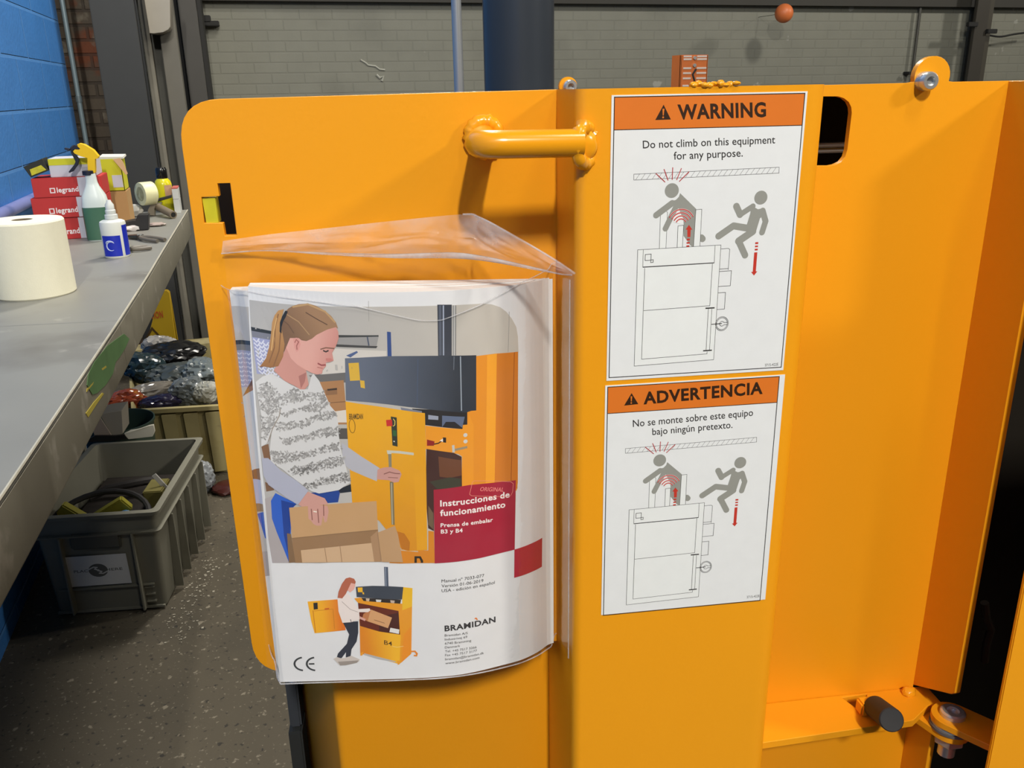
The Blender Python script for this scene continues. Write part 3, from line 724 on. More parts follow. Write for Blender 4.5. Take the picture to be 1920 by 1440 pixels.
# yellow door with panel and handle
A.poly((210, 130, 30), [(0.4382,0.6278),(0.5468,0.6347),(0.5498,0.5818),(0.5693,0.5843),(0.5677,0.6701),(0.5053,0.6677),(0.4485,0.6675),(0.4095,0.6654)]); A.line((196, 176, 150), lw(.8), [(0.4511,0.6305),(0.5116,0.6365)])
A.poly((228, 166, 30), [(0.2973,0.2499),(0.3448,0.2559),(0.4061,0.2628),(0.4553,0.2692),(0.5048,0.2755),(0.5564,0.2816),(0.5532,0.3920),(0.5438,0.6332),(0.4769,0.6342),(0.4555,0.6285),(0.3836,0.5510),(0.2970,0.5166),(0.2959,0.3876)], (212, 140, 24), [(0.4035,0.2954),(0.4302,0.6191)])
A.poly((186, 112, 22), [(0.4374,0.5787),(0.4671,0.5860),(0.4850,0.6102),(0.4813,0.6333),(0.4556,0.6278)]); A.poly((222, 156, 24), [(0.5130,0.2787),(0.5563,0.2828),(0.5438,0.6325),(0.5075,0.6333)])
A.text((70, 52, 20), 'BRAMIDAN', [(0.3053,0.2921),(0.3507,0.2924),(0.3065,0.2793)], .03); A.line((120, 86, 20), lw(.4), [((0.3137,0.3093)[0] + .010 * math.cos(R(x)), (0.3137,0.3093)[1] + .017 * math.sin(R(x))) for x in range(0, 360, 30)], True)
A.poly((48, 52, 42), [(0.4427,0.2873),(0.4621,0.2901),(0.4599,0.3620),(0.4429,0.3586)]); A.poly((50, 96, 52), [(0.4465,0.3207),(0.4581,0.3221),(0.4580,0.3364),(0.4463,0.3349)]); A.line((210, 190, 90), lw(.5), [(0.4502,0.2930),(0.4556,0.2992),(0.4541,0.3084),(0.4481,0.3114)])
A.poly((196, 44, 38), [(0.4263,0.2957),(0.4459,0.2947),(0.4464,0.3108),(0.4272,0.3111)]); A.poly((206, 206, 200), [(0.4471,0.3468),(0.4513,0.3475),(0.4511,0.3506),(0.4469,0.3499)])
A.poly((196, 194, 178), [(0.4228,0.3703),(0.4646,0.3725),(0.5128,0.3782),(0.5128,0.3845),(0.4642,0.3791),(0.4382,0.3774),(0.4371,0.3812),(0.4246,0.3797)]); A.poly((134, 126, 104), [(0.4271,0.3798),(0.4380,0.3799),(0.4361,0.4180),(0.4268,0.4179)]); A.poly((122, 110, 82), [(0.4270,0.4500),(0.4397,0.4502),(0.4359,0.5632),(0.4248,0.5617)]); A.line((172, 164, 140), lw(.7), [(0.4327,0.4533),(0.4282,0.5617)])
A.poly((168, 160, 160), [(0.0086,0.4880),(0.0491,0.4777),(0.0855,0.5664),(0.0753,0.6593),(0.0130,0.6582),(0.0073,0.5952)])
# person in a knitted sweater
A.poly((44, 92, 188), [(0.0277,0.4938),(0.0449,0.4740),(0.1113,0.5022),(0.0959,0.5148),(0.0684,0.6569),(0.0539,0.6185),(0.0375,0.5769),(0.0256,0.5396)]); A.poly((30, 62, 140), [(0.0613,0.4924),(0.1111,0.5040),(0.0913,0.5148),(0.0701,0.6416),(0.0600,0.5847)]); A.poly((34, 66, 140), [(0.1515,0.4755),(0.2549,0.4696),(0.2580,0.4769),(0.2497,0.5005),(0.1671,0.5048)]); A.poly((30, 36, 44), [(0.2527,0.4678),(0.2962,0.4540),(0.2968,0.4739),(0.2589,0.4770)])
A.poly((126, 92, 66), [(0.0130,0.3568),(0.0366,0.3502),(0.0400,0.3989),(0.0237,0.4200)]); A.poly((120, 88, 64), [(0.0138,0.4448),(0.0424,0.4560),(0.0411,0.4668),(0.0154,0.4700)])
A.poly((178, 177, 184), [(0.2754,0.3492),(0.2930,0.3598),(0.3373,0.3849),(0.3958,0.4148),(0.3838,0.4483),(0.3334,0.4311),(0.3016,0.4200),(0.2752,0.4018)]); A.poly((206, 205, 204), [(0.0108,0.2059),(0.0349,0.1929),(0.0639,0.1860),(0.0894,0.1951),(0.1243,0.2108),(0.1552,0.2210),(0.1779,0.2209),(0.1923,0.1907),(0.1998,0.1841),(0.2164,0.2003),(0.2317,0.2300),(0.2471,0.2600),(0.2618,0.2736),(0.2687,0.2974),(0.2678,0.3317),(0.2732,0.3736),(0.2839,0.4090),(0.2952,0.4493),(0.2550,0.4689),(0.1887,0.4767),(0.1637,0.4702),(0.1179,0.4426),(0.0750,0.4135),(0.0395,0.3954),(0.0395,0.3640),(0.0493,0.3265),(0.0298,0.3502),(0.0130,0.3568),(0.0213,0.2831)])
sw = [[(0.0849,0.2404),(0.1324,0.2205),(0.1861,0.2300),(0.2320,0.2267),(0.2343,0.2500),(0.1753,0.2466),(0.1199,0.2533),(0.0874,0.2600)], [(0.0856,0.2765),(0.1554,0.2632),(0.2304,0.2433),(0.2428,0.2567),(0.2092,0.2733),(0.1452,0.2732),(0.0937,0.2864)], [(0.0741,0.2997),(0.1519,0.2967),(0.2275,0.2734),(0.2664,0.2736),(0.2674,0.2872),(0.2071,0.2936),(0.1505,0.3102),(0.0719,0.3199)], [(0.0746,0.3369),(0.1575,0.3307),(0.2238,0.3107),(0.2678,0.3077),(0.2672,0.3283),(0.2122,0.3346),(0.1378,0.3443),(0.0818,0.3541)], [(0.0395,0.3640),(0.0798,0.3714),(0.1532,0.3722),(0.2194,0.3555),(0.2685,0.3491),(0.2715,0.3666),(0.2081,0.3763),(0.1329,0.3895),(0.0533,0.4026)], [(0.0934,0.4137),(0.1498,0.4038),(0.2156,0.3940),(0.2772,0.3807),(0.2822,0.4019),(0.2135,0.4152),(0.1475,0.4251),(0.1010,0.4281)], [(0.1259,0.4535),(0.1924,0.4400),(0.2493,0.4300),(0.2876,0.4198),(0.2923,0.4449),(0.2286,0.4512),(0.1714,0.4631),(0.1391,0.4608)], [(0.0193,0.2121),(0.0562,0.2084),(0.0810,0.2339),(0.0818,0.2699),(0.0485,0.2831),(0.0226,0.2700)], [(0.0209,0.2864),(0.0713,0.2831),(0.0699,0.2964),(0.0442,0.3231),(0.0196,0.3398)]]
rnd = random.Random(3)
def inside(p, q):
    r = False
    for i in range(len(q)):
        a, b_ = q[i - 1], q[i]
        if (a[1] > p[1]) != (b_[1] > p[1]) and p[0] < (b_[0] - a[0]) * (p[1] - a[1]) / (b_[1] - a[1]) + a[0]: r = not r
    return r
for q in sw:
    x0, x1 = min(p[0] for p in q), max(p[0] for p in q); y0, y1 = min(p[1] for p in q), max(p[1] for p in q)
    A.lev(q); kk = A.k
    for _ in range(int((x1 - x0) * (y1 - y0) * 60000)):
        p = (rnd.uniform(x0, x1), rnd.uniform(y0, y1))
        if inside(p, q):
            g = rnd.choice((140, 150, 160, 170, 178))
            A.line((g, g - 2, g - 4), lw(rnd.uniform(.6, 1.2)), [p, (p[0] + rnd.uniform(-.010, .010), p[1] + rnd.uniform(-.006, .006))], lvl=kk)
A.line((150, 140, 130), lw(.6), [(0.0844,0.2666),(0.0795,0.2831),(0.0544,0.3131),(0.0374,0.3434)])
A.poly((170, 172, 188), [(0.0111,0.3845),(0.0325,0.3848),(0.0700,0.4170),(0.1179,0.4426),(0.1546,0.4683),(0.1157,0.5048),(0.0849,0.4891),(0.0244,0.4521),(0.0114,0.4269)])
# hands
A.poly((196, 146, 136), [(0.3885,0.4182),(0.4100,0.4135),(0.4337,0.4125),(0.4623,0.4222),(0.4683,0.4317),(0.4570,0.4509),(0.4403,0.4524),(0.4241,0.4460),(0.3842,0.4433)]); A.line((130, 82, 76), lw(.6), [(0.4088,0.4303),(0.4280,0.4252),(0.4467,0.4291),(0.4632,0.4301)]); A.line((140, 92, 84), lw(.5), [(0.4223,0.4388),(0.4553,0.4408)])
A.poly((200, 150, 138), [(0.1519,0.4711),(0.1790,0.4802),(0.2062,0.4889),(0.2164,0.5037),(0.2168,0.5239),(0.2073,0.5496),(0.1999,0.5525),(0.1960,0.5347),(0.1874,0.5597),(0.1732,0.5603),(0.1619,0.5556),(0.1557,0.5474),(0.1469,0.5413),(0.1403,0.5154),(0.1167,0.5041)])
for a in ([(0.1589,0.5157),(0.1592,0.5452)], [(0.1800,0.5160),(0.1801,0.5529)], [(0.2008,0.5053),(0.1988,0.5347)]): A.line((140, 92, 82), lw(.6), a)
A.line((236, 228, 214), lw(.8), [(0.1653,0.5224),(0.1764,0.5240)])
# carton
A.poly((150, 116, 82), [(0.0852,0.5907),(0.3778,0.5739),(0.3841,0.6614),(0.0895,0.6591)]); A.poly((202, 168, 132), [(0.1121,0.6255),(0.3543,0.6097),(0.3585,0.6610),(0.1133,0.6587)]); A.line((150, 116, 84), lw(.4), [(0.1932,0.6207),(0.1967,0.6590)]); A.line((150, 116, 84), lw(.4), [(0.2453,0.6140),(0.2478,0.6598)]); A.poly((170, 134, 100), [(0.3509,0.5931),(0.3776,0.5765),(0.3841,0.6614),(0.3585,0.6610)])
A.poly((128, 100, 72), [(0.0710,0.5793),(0.0839,0.5813),(0.0906,0.6580),(0.0682,0.6588)]); A.poly((192, 152, 108), [(0.0860,0.5117),(0.2329,0.5039),(0.3789,0.4987),(0.3778,0.5739),(0.2254,0.5828),(0.0865,0.5919)]); A.poly((186, 148, 108), [(0.3772,0.5814),(0.4361,0.5644),(0.4451,0.5871),(0.4573,0.6637),(0.3846,0.6611)])
A.poly((200, 150, 138), [(0.1484,0.5046),(0.1671,0.5048),(0.2136,0.5091),(0.2159,0.5239),(0.2073,0.5496),(0.1999,0.5525),(0.1960,0.5347),(0.1874,0.5597),(0.1732,0.5603),(0.1619,0.5556),(0.1557,0.5474),(0.1469,0.5413)])
for a in ([(0.1589,0.5157),(0.1592,0.5452)], [(0.1800,0.5160),(0.1801,0.5529)], [(0.2008,0.5053),(0.1988,0.5347)]): A.line((140, 92, 82), lw(.6), a)
A.line((236, 228, 214), lw(.8), [(0.1653,0.5224),(0.1764,0.5240)])
A.line((40, 34, 24), lw(1.6), [(0.5010,0.6669),(0.5020,0.6517),(0.5172,0.6522),(0.5232,0.6627),(0.5229,0.6676)])
# head
A.poly((198, 142, 130), [(0.0719,0.1785),(0.0998,0.1508),(0.1174,0.1260),(0.1763,0.1670),(0.1774,0.1813),(0.1821,0.2100),(0.1684,0.2209),(0.1533,0.2210),(0.1340,0.2122),(0.1049,0.2018)])
A.poly((168, 112, 104), [(0.1513,0.1905),(0.1774,0.1813),(0.1702,0.2029),(0.1560,0.2192)])
A.poly((216, 162, 150), [(0.1174,0.1260),(0.1325,0.1014),(0.1657,0.0970),(0.2221,0.0853),(0.2828,0.0773),(0.2893,0.0878),(0.2892,0.1019),(0.2816,0.1161),(0.2731,0.1268),(0.2647,0.1358),(0.2680,0.1536),(0.2551,0.1573),(0.2430,0.1583),(0.2422,0.1664),(0.2349,0.1718),(0.2302,0.1763),(0.2280,0.1835),(0.2121,0.1864),(0.1948,0.1829),(0.1754,0.1759),(0.1490,0.1639),(0.1302,0.1501)], (200, 138, 128), [(0.2050,0.1312),(0.2650,0.1590)])
A.poly((158, 122, 90), [(0.1197,0.0489),(0.1333,0.0399),(0.1465,0.0343),(0.1673,0.0292),(0.1978,0.0267),(0.2225,0.0309),(0.2514,0.0414),(0.2702,0.0531),(0.2838,0.0668),(0.2894,0.0807),(0.2828,0.0773),(0.2548,0.0830),(0.2341,0.0903),(0.2185,0.0958),(0.2026,0.1049),(0.1845,0.1105),(0.1695,0.1091),(0.1600,0.1041),(0.1321,0.1049),(0.1174,0.1260),(0.1088,0.1367),(0.1042,0.1057),(0.1024,0.0699)], (120, 90, 66), [(0.2019,0.0358),(0.1328,0.0979)])
A.line((186, 150, 104), lw(1.1), [(0.1464,0.0360),(0.1976,0.0282),(0.2512,0.0431),(0.2813,0.0669)]); A.line((96, 70, 54), lw(.6), [(0.1883,0.0464),(0.2245,0.0609),(0.2558,0.0725)]); A.line((170, 136, 98), lw(.7), [(0.1245,0.0521),(0.1635,0.0678),(0.1959,0.0963)]); A.line((104, 78, 60), lw(.6), [(0.1154,0.0677),(0.1299,0.0757),(0.1458,0.0941)])
A.poly((212, 150, 140), [(0.1421,0.1063),(0.1525,0.1034),(0.1610,0.1058),(0.1649,0.1179),(0.1586,0.1303),(0.1505,0.1357),(0.1440,0.1254)]); A.line((160, 96, 88), lw(.6), [(0.1463,0.1149),(0.1520,0.1078),(0.1591,0.1128),(0.1519,0.1217),(0.1523,0.1304)])
A.poly((184, 138, 84), [(0.1178,0.0422),(0.0996,0.0455),(0.0857,0.0571),(0.0766,0.0727),(0.0703,0.1000),(0.0615,0.1277),(0.0491,0.1521),(0.0270,0.1716),(0.0423,0.1704),(0.0623,0.1726),(0.0880,0.1685),(0.1052,0.1472),(0.1130,0.1192),(0.1080,0.0919),(0.1020,0.0750)], (150, 104, 62), [(0.0808,0.0826),(0.0883,0.1650)])
for a in ([(0.0989,0.0531),(0.0860,0.0824),(0.0793,0.1271),(0.0583,0.1622)], [(0.1029,0.0920),(0.0939,0.1336),(0.0728,0.1688)]): A.line((132, 92, 58), lw(.7), a)
A.line((206, 164, 106), lw(.7), [(0.0930,0.0618),(0.0799,0.0929),(0.0685,0.1343)]); A.poly((30, 34, 40), [(0.1226,0.0450),(0.1306,0.0464),(0.1226,0.0589),(0.1141,0.0678),(0.1064,0.0817),(0.1057,0.0954),(0.0994,0.0922),(0.1023,0.0716),(0.1112,0.0577)])
A.line((120, 84, 66), lw(.7), [(0.2279,0.1282),(0.2458,0.1244),(0.2732,0.1259)]); A.line((60, 46, 44), lw(.9), [(0.2364,0.1307),(0.2449,0.1338),(0.2539,0.1305)]); A.poly((196, 124, 116), [(0.2434,0.1484),(0.2597,0.1483),(0.2656,0.1527),(0.2527,0.1564),(0.2429,0.1538)]); A.line((150, 76, 76), lw(1.0), [(0.2159,0.1603),(0.2280,0.1647),(0.2415,0.1637)]); A.line((170, 100, 94), lw(.5), [(0.2311,0.1718),(0.2138,0.1693)])
# red title block
A.poly((160, 28, 52), [(0.5745,0.4746),(0.6994,0.4712),(0.8697,0.4801),(0.8654,0.5730),(0.8611,0.6686),(0.7300,0.6721),(0.5673,0.6710)]); A.poly((172, 32, 54), [(0.8600,0.6684),(0.9750,0.6663),(0.9727,0.7491),(0.8571,0.7484)])
WH = (240, 226, 222)
A.text(WH, 'Instrucciones de', [(0.5947,0.5189),(0.8452,0.5217),(0.5952,0.5031)], .028); A.text(WH, 'funcionamiento', [(0.5934,0.5441),(0.8284,0.5467),(0.5938,0.5282)], .028)
A.text(WH, 'Prensa de embalar', [(0.5931,0.5740),(0.7809,0.5790),(0.5937,0.5636)], .026); A.text(WH, 'B3 y B4', [(0.5931,0.5909),(0.6700,0.5932),(0.5937,0.5804)], .026)
A.text((226, 128, 122), 'ORIGINAL', [(0.7363,0.4914),(0.8221,0.5039),(0.7394,0.4812)], .012, .12)
A.line((226, 140, 120), lw(.3), [(0.7170,0.4624),(0.7830,0.4709),(0.8505,0.4814),(0.8603,0.4878),(0.8569,0.5092),(0.8495,0.5183),(0.8376,0.5200),(0.7724,0.5101),(0.7064,0.5004),(0.6990,0.4956),(0.7050,0.4798),(0.7101,0.4655)], True)
# lower white part
A.text(INK, 'Manual nº 7033-077', [(0.5887,0.7256),(0.7437,0.7273),(0.5891,0.7172)]); A.text(INK, 'Versión 01-06-2019', [(0.5880,0.7393),(0.7399,0.7409),(0.5884,0.7309)]); A.text(INK, 'USA - edición en español', [(0.5877,0.7528),(0.7822,0.7533),(0.5881,0.7443)])
A.text((50, 48, 50), 'BRAMIDAN', [(0.5927,0.8652),(0.7822,0.8644),(0.5927,0.8490)], .03); A.line((222, 120, 40), lw(.9), [(0.7037,0.8415),(0.7088,0.8403),(0.7135,0.8463)])
for tx, a in (('Bramidan A/S', [(0.5919,0.8808),(0.6760,0.8821),(0.5923,0.8743)]), ('Industrivej 69', [(0.5918,0.8926),(0.6739,0.8933),(0.5921,0.8860)]), ('6740 Bramming', [(0.5916,0.9044),(0.6883,0.9060),(0.5919,0.8978)]), ('Denmark', [(0.5910,0.9162),(0.6466,0.9160),(0.5913,0.9096)]), ('Tel. +45 7517 3266', [(0.5908,0.9277),(0.7074,0.9290),(0.5911,0.9212)]), ('Fax +45 7517 3177', [(0.5906,0.9393),(0.7083,0.9398),(0.5910,0.9327)]), ('bramidan@bramidan.dk', [(0.5904,0.9513),(0.7345,0.9512),(0.5908,0.9447)]), ('www.bramidan.com', [(0.5903,0.9633),(0.7171,0.9622),(0.5906,0.9566)])):
    A.text(INK, tx, a, .0)
a = [(0.0897,0.9472),(0.1323,0.9481)]
for i, (x, y) in enumerate(a):
    A.line((58, 60, 62), lw(1.3), [(x + (.0335 - .0) * math.cos(R(k)) - .0, y + .0195 * math.sin(R(k))) for k in range(100, 261, 16)])
A.line((58, 60, 62), lw(1.2), [(0.1063,0.9475),(0.1257,0.9476)])
# small machine and person
A.poly((236, 170, 36), [(0.1201,0.7673),(0.1752,0.7649),(0.2308,0.7625),(0.2441,0.8513),(0.1857,0.8552),(0.1354,0.8581),(0.1273,0.8240)], (218, 112, 30), [(0.1633,0.8088),(0.2323,0.8101)]); A.line((196, 120, 24), lw(.4), [(0.1399,0.7941),(0.2053,0.7900),(0.2057,0.8479)]); A.line((196, 120, 24), lw(.5), [(0.1362,0.7924),(0.1386,0.8562)]); A.poly((40, 38, 34), [(0.1395,0.7714),(0.1540,0.7708),(0.1534,0.7890),(0.1391,0.7906)]); A.poly((200, 90, 30), [(0.1768,0.7875),(0.1922,0.7866),(0.1919,0.7903),(0.1764,0.7913)])
A.poly((226, 150, 34), [(0.4501,0.7327),(0.4855,0.7368),(0.4772,0.8314),(0.4697,0.9255),(0.4249,0.9554),(0.3543,0.9358),(0.2888,0.9205),(0.2935,0.8401),(0.2932,0.7741),(0.2808,0.7613),(0.3021,0.7595),(0.4469,0.7797)]); A.poly((238, 176, 40), [(0.2933,0.8417),(0.3719,0.8578),(0.4358,0.8696),(0.4257,0.9550),(0.2888,0.9205)], (216, 130, 30), [(0.4055,0.8812),(0.3106,0.8922)]); A.poly((228, 140, 36), [(0.4457,0.8692),(0.4756,0.8442),(0.4697,0.9255),(0.4324,0.9509)]); A.poly((230, 180, 40), [(0.4501,0.7327),(0.4855,0.7368),(0.4811,0.7885),(0.4457,0.7986)])
A.poly((100, 40, 24), [(0.2932,0.7741),(0.3655,0.7874),(0.4327,0.7999),(0.4331,0.8682),(0.3602,0.8576),(0.2946,0.8402)]); A.poly((72, 30, 22), [(0.3634,0.8159),(0.4324,0.8047),(0.4324,0.8673),(0.3603,0.8569)]); A.poly((62, 68, 78), [(0.2893,0.7290),(0.3470,0.7273),(0.4008,0.7292),(0.4539,0.7328),(0.4469,0.7677),(0.4058,0.7668),(0.2899,0.7577)]); A.poly((48, 40, 36), [(0.3059,0.7599),(0.4438,0.7683),(0.4399,0.7795),(0.3128,0.7691)]); A.poly((200, 176, 150), [(0.3211,0.7620),(0.3345,0.7629),(0.3320,0.7704),(0.3224,0.7696)]); A.poly((210, 210, 206), [(0.3556,0.7658),(0.3748,0.7671),(0.3724,0.7734),(0.3570,0.7728)]); A.poly((190, 170, 156), [(0.4057,0.7687),(0.4211,0.7702),(0.4190,0.7778),(0.4071,0.7762)])
A.poly((236, 178, 40), [(0.2952,0.7313),(0.3121,0.7310),(0.3118,0.7444),(0.2957,0.7440)]); A.poly((236, 178, 40), [(0.3110,0.7443),(0.3163,0.7451),(0.3167,0.7507),(0.3113,0.7500)]); A.poly((78, 88, 106), [(0.3913,0.6754),(0.4046,0.6763),(0.4027,0.7298),(0.3896,0.7290)]); A.line((150, 158, 172), lw(.5), [(0.3962,0.6767),(0.3939,0.7291)])
A.text((80, 56, 16), 'B4', [(0.3750,0.8955),(0.4030,0.9007),(0.3759,0.8832)], .01); A.line((240, 214, 140), lw(.3), [(0.4041,0.9014),(0.4196,0.9051),(0.4435,0.9024)])
A.poly((228, 152, 36), [(0.2889,0.9196),(0.3009,0.9156),(0.2961,0.9263),(0.2890,0.9271)]); A.poly((228, 152, 36), [(0.4169,0.9455),(0.4288,0.9442),(0.4261,0.9557),(0.4192,0.9572)]); A.line((222, 130, 36), lw(1.2), [(0.4702,0.9189),(0.4829,0.9187),(0.4896,0.9262),(0.4876,0.9321),(0.4782,0.9308)]); A.poly((176, 174, 172), [(0.3025,0.9199),(0.3546,0.9325),(0.4148,0.9471),(0.4087,0.9486),(0.3502,0.9384),(0.3021,0.9248)])
A.poly((208, 156, 108), [(0.3364,0.7938),(0.4084,0.8185),(0.3922,0.8486),(0.3221,0.8273)]); A.poly((186, 120, 76), [(0.3099,0.8054),(0.3364,0.7938),(0.3221,0.8273),(0.3033,0.8195)]); A.line((120, 80, 56), lw(.4), [(0.3453,0.8236),(0.3815,0.8339)]); A.poly((222, 220, 216), [(0.4008,0.8475),(0.4318,0.8533),(0.4294,0.8662),(0.3961,0.8596)])
A.poly((46, 50, 62), [(0.2353,0.8280),(0.2895,0.8266),(0.2868,0.8593),(0.2792,0.8850),(0.2594,0.9074),(0.2534,0.9322),(0.2371,0.9306),(0.2392,0.9155),(0.2221,0.9329),(0.2051,0.9312),(0.2108,0.9188),(0.2445,0.8908),(0.2546,0.8638)]); A.poly((196, 186, 178), [(0.1931,0.9342),(0.2068,0.9292),(0.2212,0.9335),(0.2370,0.9315),(0.2570,0.9264),(0.2858,0.9376),(0.2813,0.9448),(0.2431,0.9518),(0.2154,0.9545)]); A.poly((150, 140, 132), [(0.2086,0.9431),(0.2816,0.9408),(0.2747,0.9479),(0.2350,0.9543),(0.2154,0.9545)])
A.poly((214, 160, 146), [(0.2958,0.8121),(0.3164,0.8208),(0.3128,0.8264),(0.2963,0.8197)]); A.poly((228, 216, 210), [(0.2233,0.7611),(0.2374,0.7535),(0.2572,0.7461),(0.2687,0.7548),(0.2798,0.7732),(0.2925,0.7917),(0.3324,0.7906),(0.3346,0.7963),(0.3257,0.8012),(0.2948,0.8006),(0.2954,0.8210),(0.2654,0.8286),(0.2344,0.8299),(0.2238,0.7973)]); A.line((170, 156, 150), lw(.4), [(0.2379,0.7692),(0.2647,0.7918),(0.2910,0.8002)]); A.line((60, 60, 66), lw(.4), [(0.2630,0.8203),(0.2654,0.8286)])
A.poly((226, 170, 156), [(0.2635,0.7183),(0.2882,0.7197),(0.2880,0.7265),(0.2825,0.7363),(0.2688,0.7441),(0.2587,0.7377)]); A.poly((176, 98, 72), [(0.2570,0.7049),(0.2706,0.7021),(0.2855,0.7064),(0.2905,0.7148),(0.2877,0.7209),(0.2742,0.7176),(0.2620,0.7353),(0.2532,0.7482),(0.2398,0.7605),(0.2239,0.7583),(0.2290,0.7409),(0.2424,0.7194)])

mb = MB(); NSB, NTB = 60, 32
mb.grid(lambda a, b_: cover(a, b_), NSB, NTB)
nbase = len(mb.f)
cols = A.lay(mb, lambda a, b_, h: cover(a, b_, .00015 + h), cuts=[k / 60 for k in range(1, 60)] + [(k + .5) / 60 for k in range(38, 60)], cuty=[k / 32 for k in range(1, 14)])
o = printed('cover', mb, nbase, (.76, .76, .77), cols, PRINTC, man); o['label'] = 'printed cover with a photo of a person at a yellow press'

# second copy behind, its rolled left edge showing
man2 = thing('instruction_manual', 'second instruction manual, only its rolled left edge showing behind the front manual', 'booklet', (-.06, .555, 1.10), 'B')
D0 = (-0.1064,1.3836)
def roll(x): return .0015 * math.sin(x * 420) + .0022 * max(0, 1 - x / .006)
def fn2(a, b_, h):
    x = a / 1000; return (D0[0] + x, .551 + roll(x) - h, D0[1] - b_ / 1000)
A2 = Art(1.12)
g = [(0.00,0.00),(13.72,-0.70),(-2.31,294.66),(14.79,296.77),(0.56,8.92),(13.95,8.91),(7.55,196.46),(17.00,196.96)]
W2, H2 = 13.2, g[2][1]
yb = lambda y: (y - 546) / (1283 - 546) * H2
A2.poly((186, 182, 178), [(0, yb(572)), (W2, yb(572)), (W2, yb(1061)), (0, yb(1061))])
A2.poly((50, 52, 54), [(0, yb(628)), (W2, yb(628)), (W2, yb(635)), (0, yb(635))]); A2.poly((122, 120, 122), [(0, yb(635)), (W2, yb(635)), (W2, yb(645)), (0, yb(645))]); A2.poly((156, 158, 188), [(0, yb(645)), (W2, yb(645)), (W2, yb(708)), (0, yb(708))])
for k in range(8):
    for j in range(9): A2.line((212, 212, 224), .8, [(j * 3 + .3, yb(649 + k * 7.6)), (j * 3 + 1.4, yb(652 + k * 7.6)), (j * 3 + 2.8, yb(648.5 + k * 7.6))])
A2.poly((160, 110, 62), [(3, yb(712)), (14, yb(690)), (W2, yb(672)), (W2, yb(716)), (0, yb(724))])
A2.poly((202, 204, 208), [(0, yb(724)), (10, yb(708)), (W2, yb(700)), (W2, yb(868)), (0, yb(868))])
for _ in range(260):
    p = (rnd.uniform(0, 22), yb(rnd.choice((730, 752, 775, 802, 826)) + rnd.uniform(-6, 6))); gg = rnd.choice((120, 138, 156, 170))
    A2.line((gg, gg, gg + 4), rnd.uniform(.4, .8), [p, (p[0] + rnd.uniform(-1.5, 1.5), p[1] + rnd.uniform(-1.5, 1.5))], lvl=3)
A2.poly((140, 96, 66), [(0, yb(856)), (W2, yb(848)), (W2, yb(872)), (0, yb(876))]); A2.poly((178, 182, 206), [(0, yb(872)), (W2, yb(880)), (W2, yb(925)), (0, yb(918))]); A2.poly((150, 120, 90), [(0, yb(918)), (W2, yb(925)), (W2, yb(936)), (0, yb(934))])
A2.poly((48, 92, 186), [(0, yb(938)), (W2, yb(930)), (W2, yb(1012)), (10, yb(1010)), (3, yb(985))]); A2.poly((168, 160, 160), [(0, yb(1012)), (W2, yb(1012)), (W2, yb(1061)), (0, yb(1061))])
mb = MB(); mb.grid(lambda a, b_: fn2(a * W2, b_ * H2, 0), 40, 8); nbase = len(mb.f)
cols = A2.lay(mb, lambda a, b_, h: fn2(a, b_, .00012 + h), cuts=[k * 1. for k in range(1, 14)])
printed('cover', mb, nbase, (.76, .76, .77), cols, PRINTC, man2)
mb = MB(); mb.grid(lambda a, b_: (fn2(a * W2, b_ * H2, 0)[0] + .0004, fn2(a * W2, b_ * H2, -.0008)[1], fn2(0, b_ * H2, 0)[2]), 30, 4); mb.grid(lambda a, b_: (fn2(a * W2, 0, 0)[0] + .0004, (.5518 + roll(a * W2 / 1000)) * (1 - b_) + .562 * b_, D0[1]), 30, 3)
mb.grid(lambda a, b_: (D0[0] + .0004, (.5518 + roll(0)) * (1 - a) + .562 * a, D0[1] - b_ * H2 / 1000), 4, 4)
mb.build('page_block', MATS['page_paper'], man2)

# ------------------------------------------------------------------ clear pouch
pouch = thing('document_pouch', 'clear plastic document pouch with crumpled open flap hanging on the yellow side plate', 'pouch', (0, .566, 1.09), 'B')
FILM = film('clear_film', .016, .05, .17, bump=.12, bs=30)
FLAP = film('worn_clear_film', .22, .10, .7, bump=.3, bs=45)
EDGE = film('film_weld', .30, .15, .2)
ROLL = film('film_crease', .38, .09, .5)
# back sheet against the plate
bl = [(-0.1096,0.5685,1.4135),(0.107,0.5685,1.4084),(0.1047,0.5685,1.0876),(-0.116,0.5685,1.0857)]
def lerp3(p, q, t): return tuple(a + (b_ - a) * t for a, b_ in zip(p, q))
def bil(P_, a, b_): return lerp3(lerp3(P_[0], P_[1], a), lerp3(P_[3], P_[2], a), b_)
def back(a, b_):
    p = bil(bl, a, b_); n_ = noise.noise(Vector((a * 6, b_ * 8, 2)))
    return (p[0], p[1] - .0004 - .002 * abs(n_) * math.sin(math.pi * a) * (1 if b_ < .25 else .2), p[2])
MB().grid(back, 36, 40).build('back_sheet', FILM, pouch, ang=80)
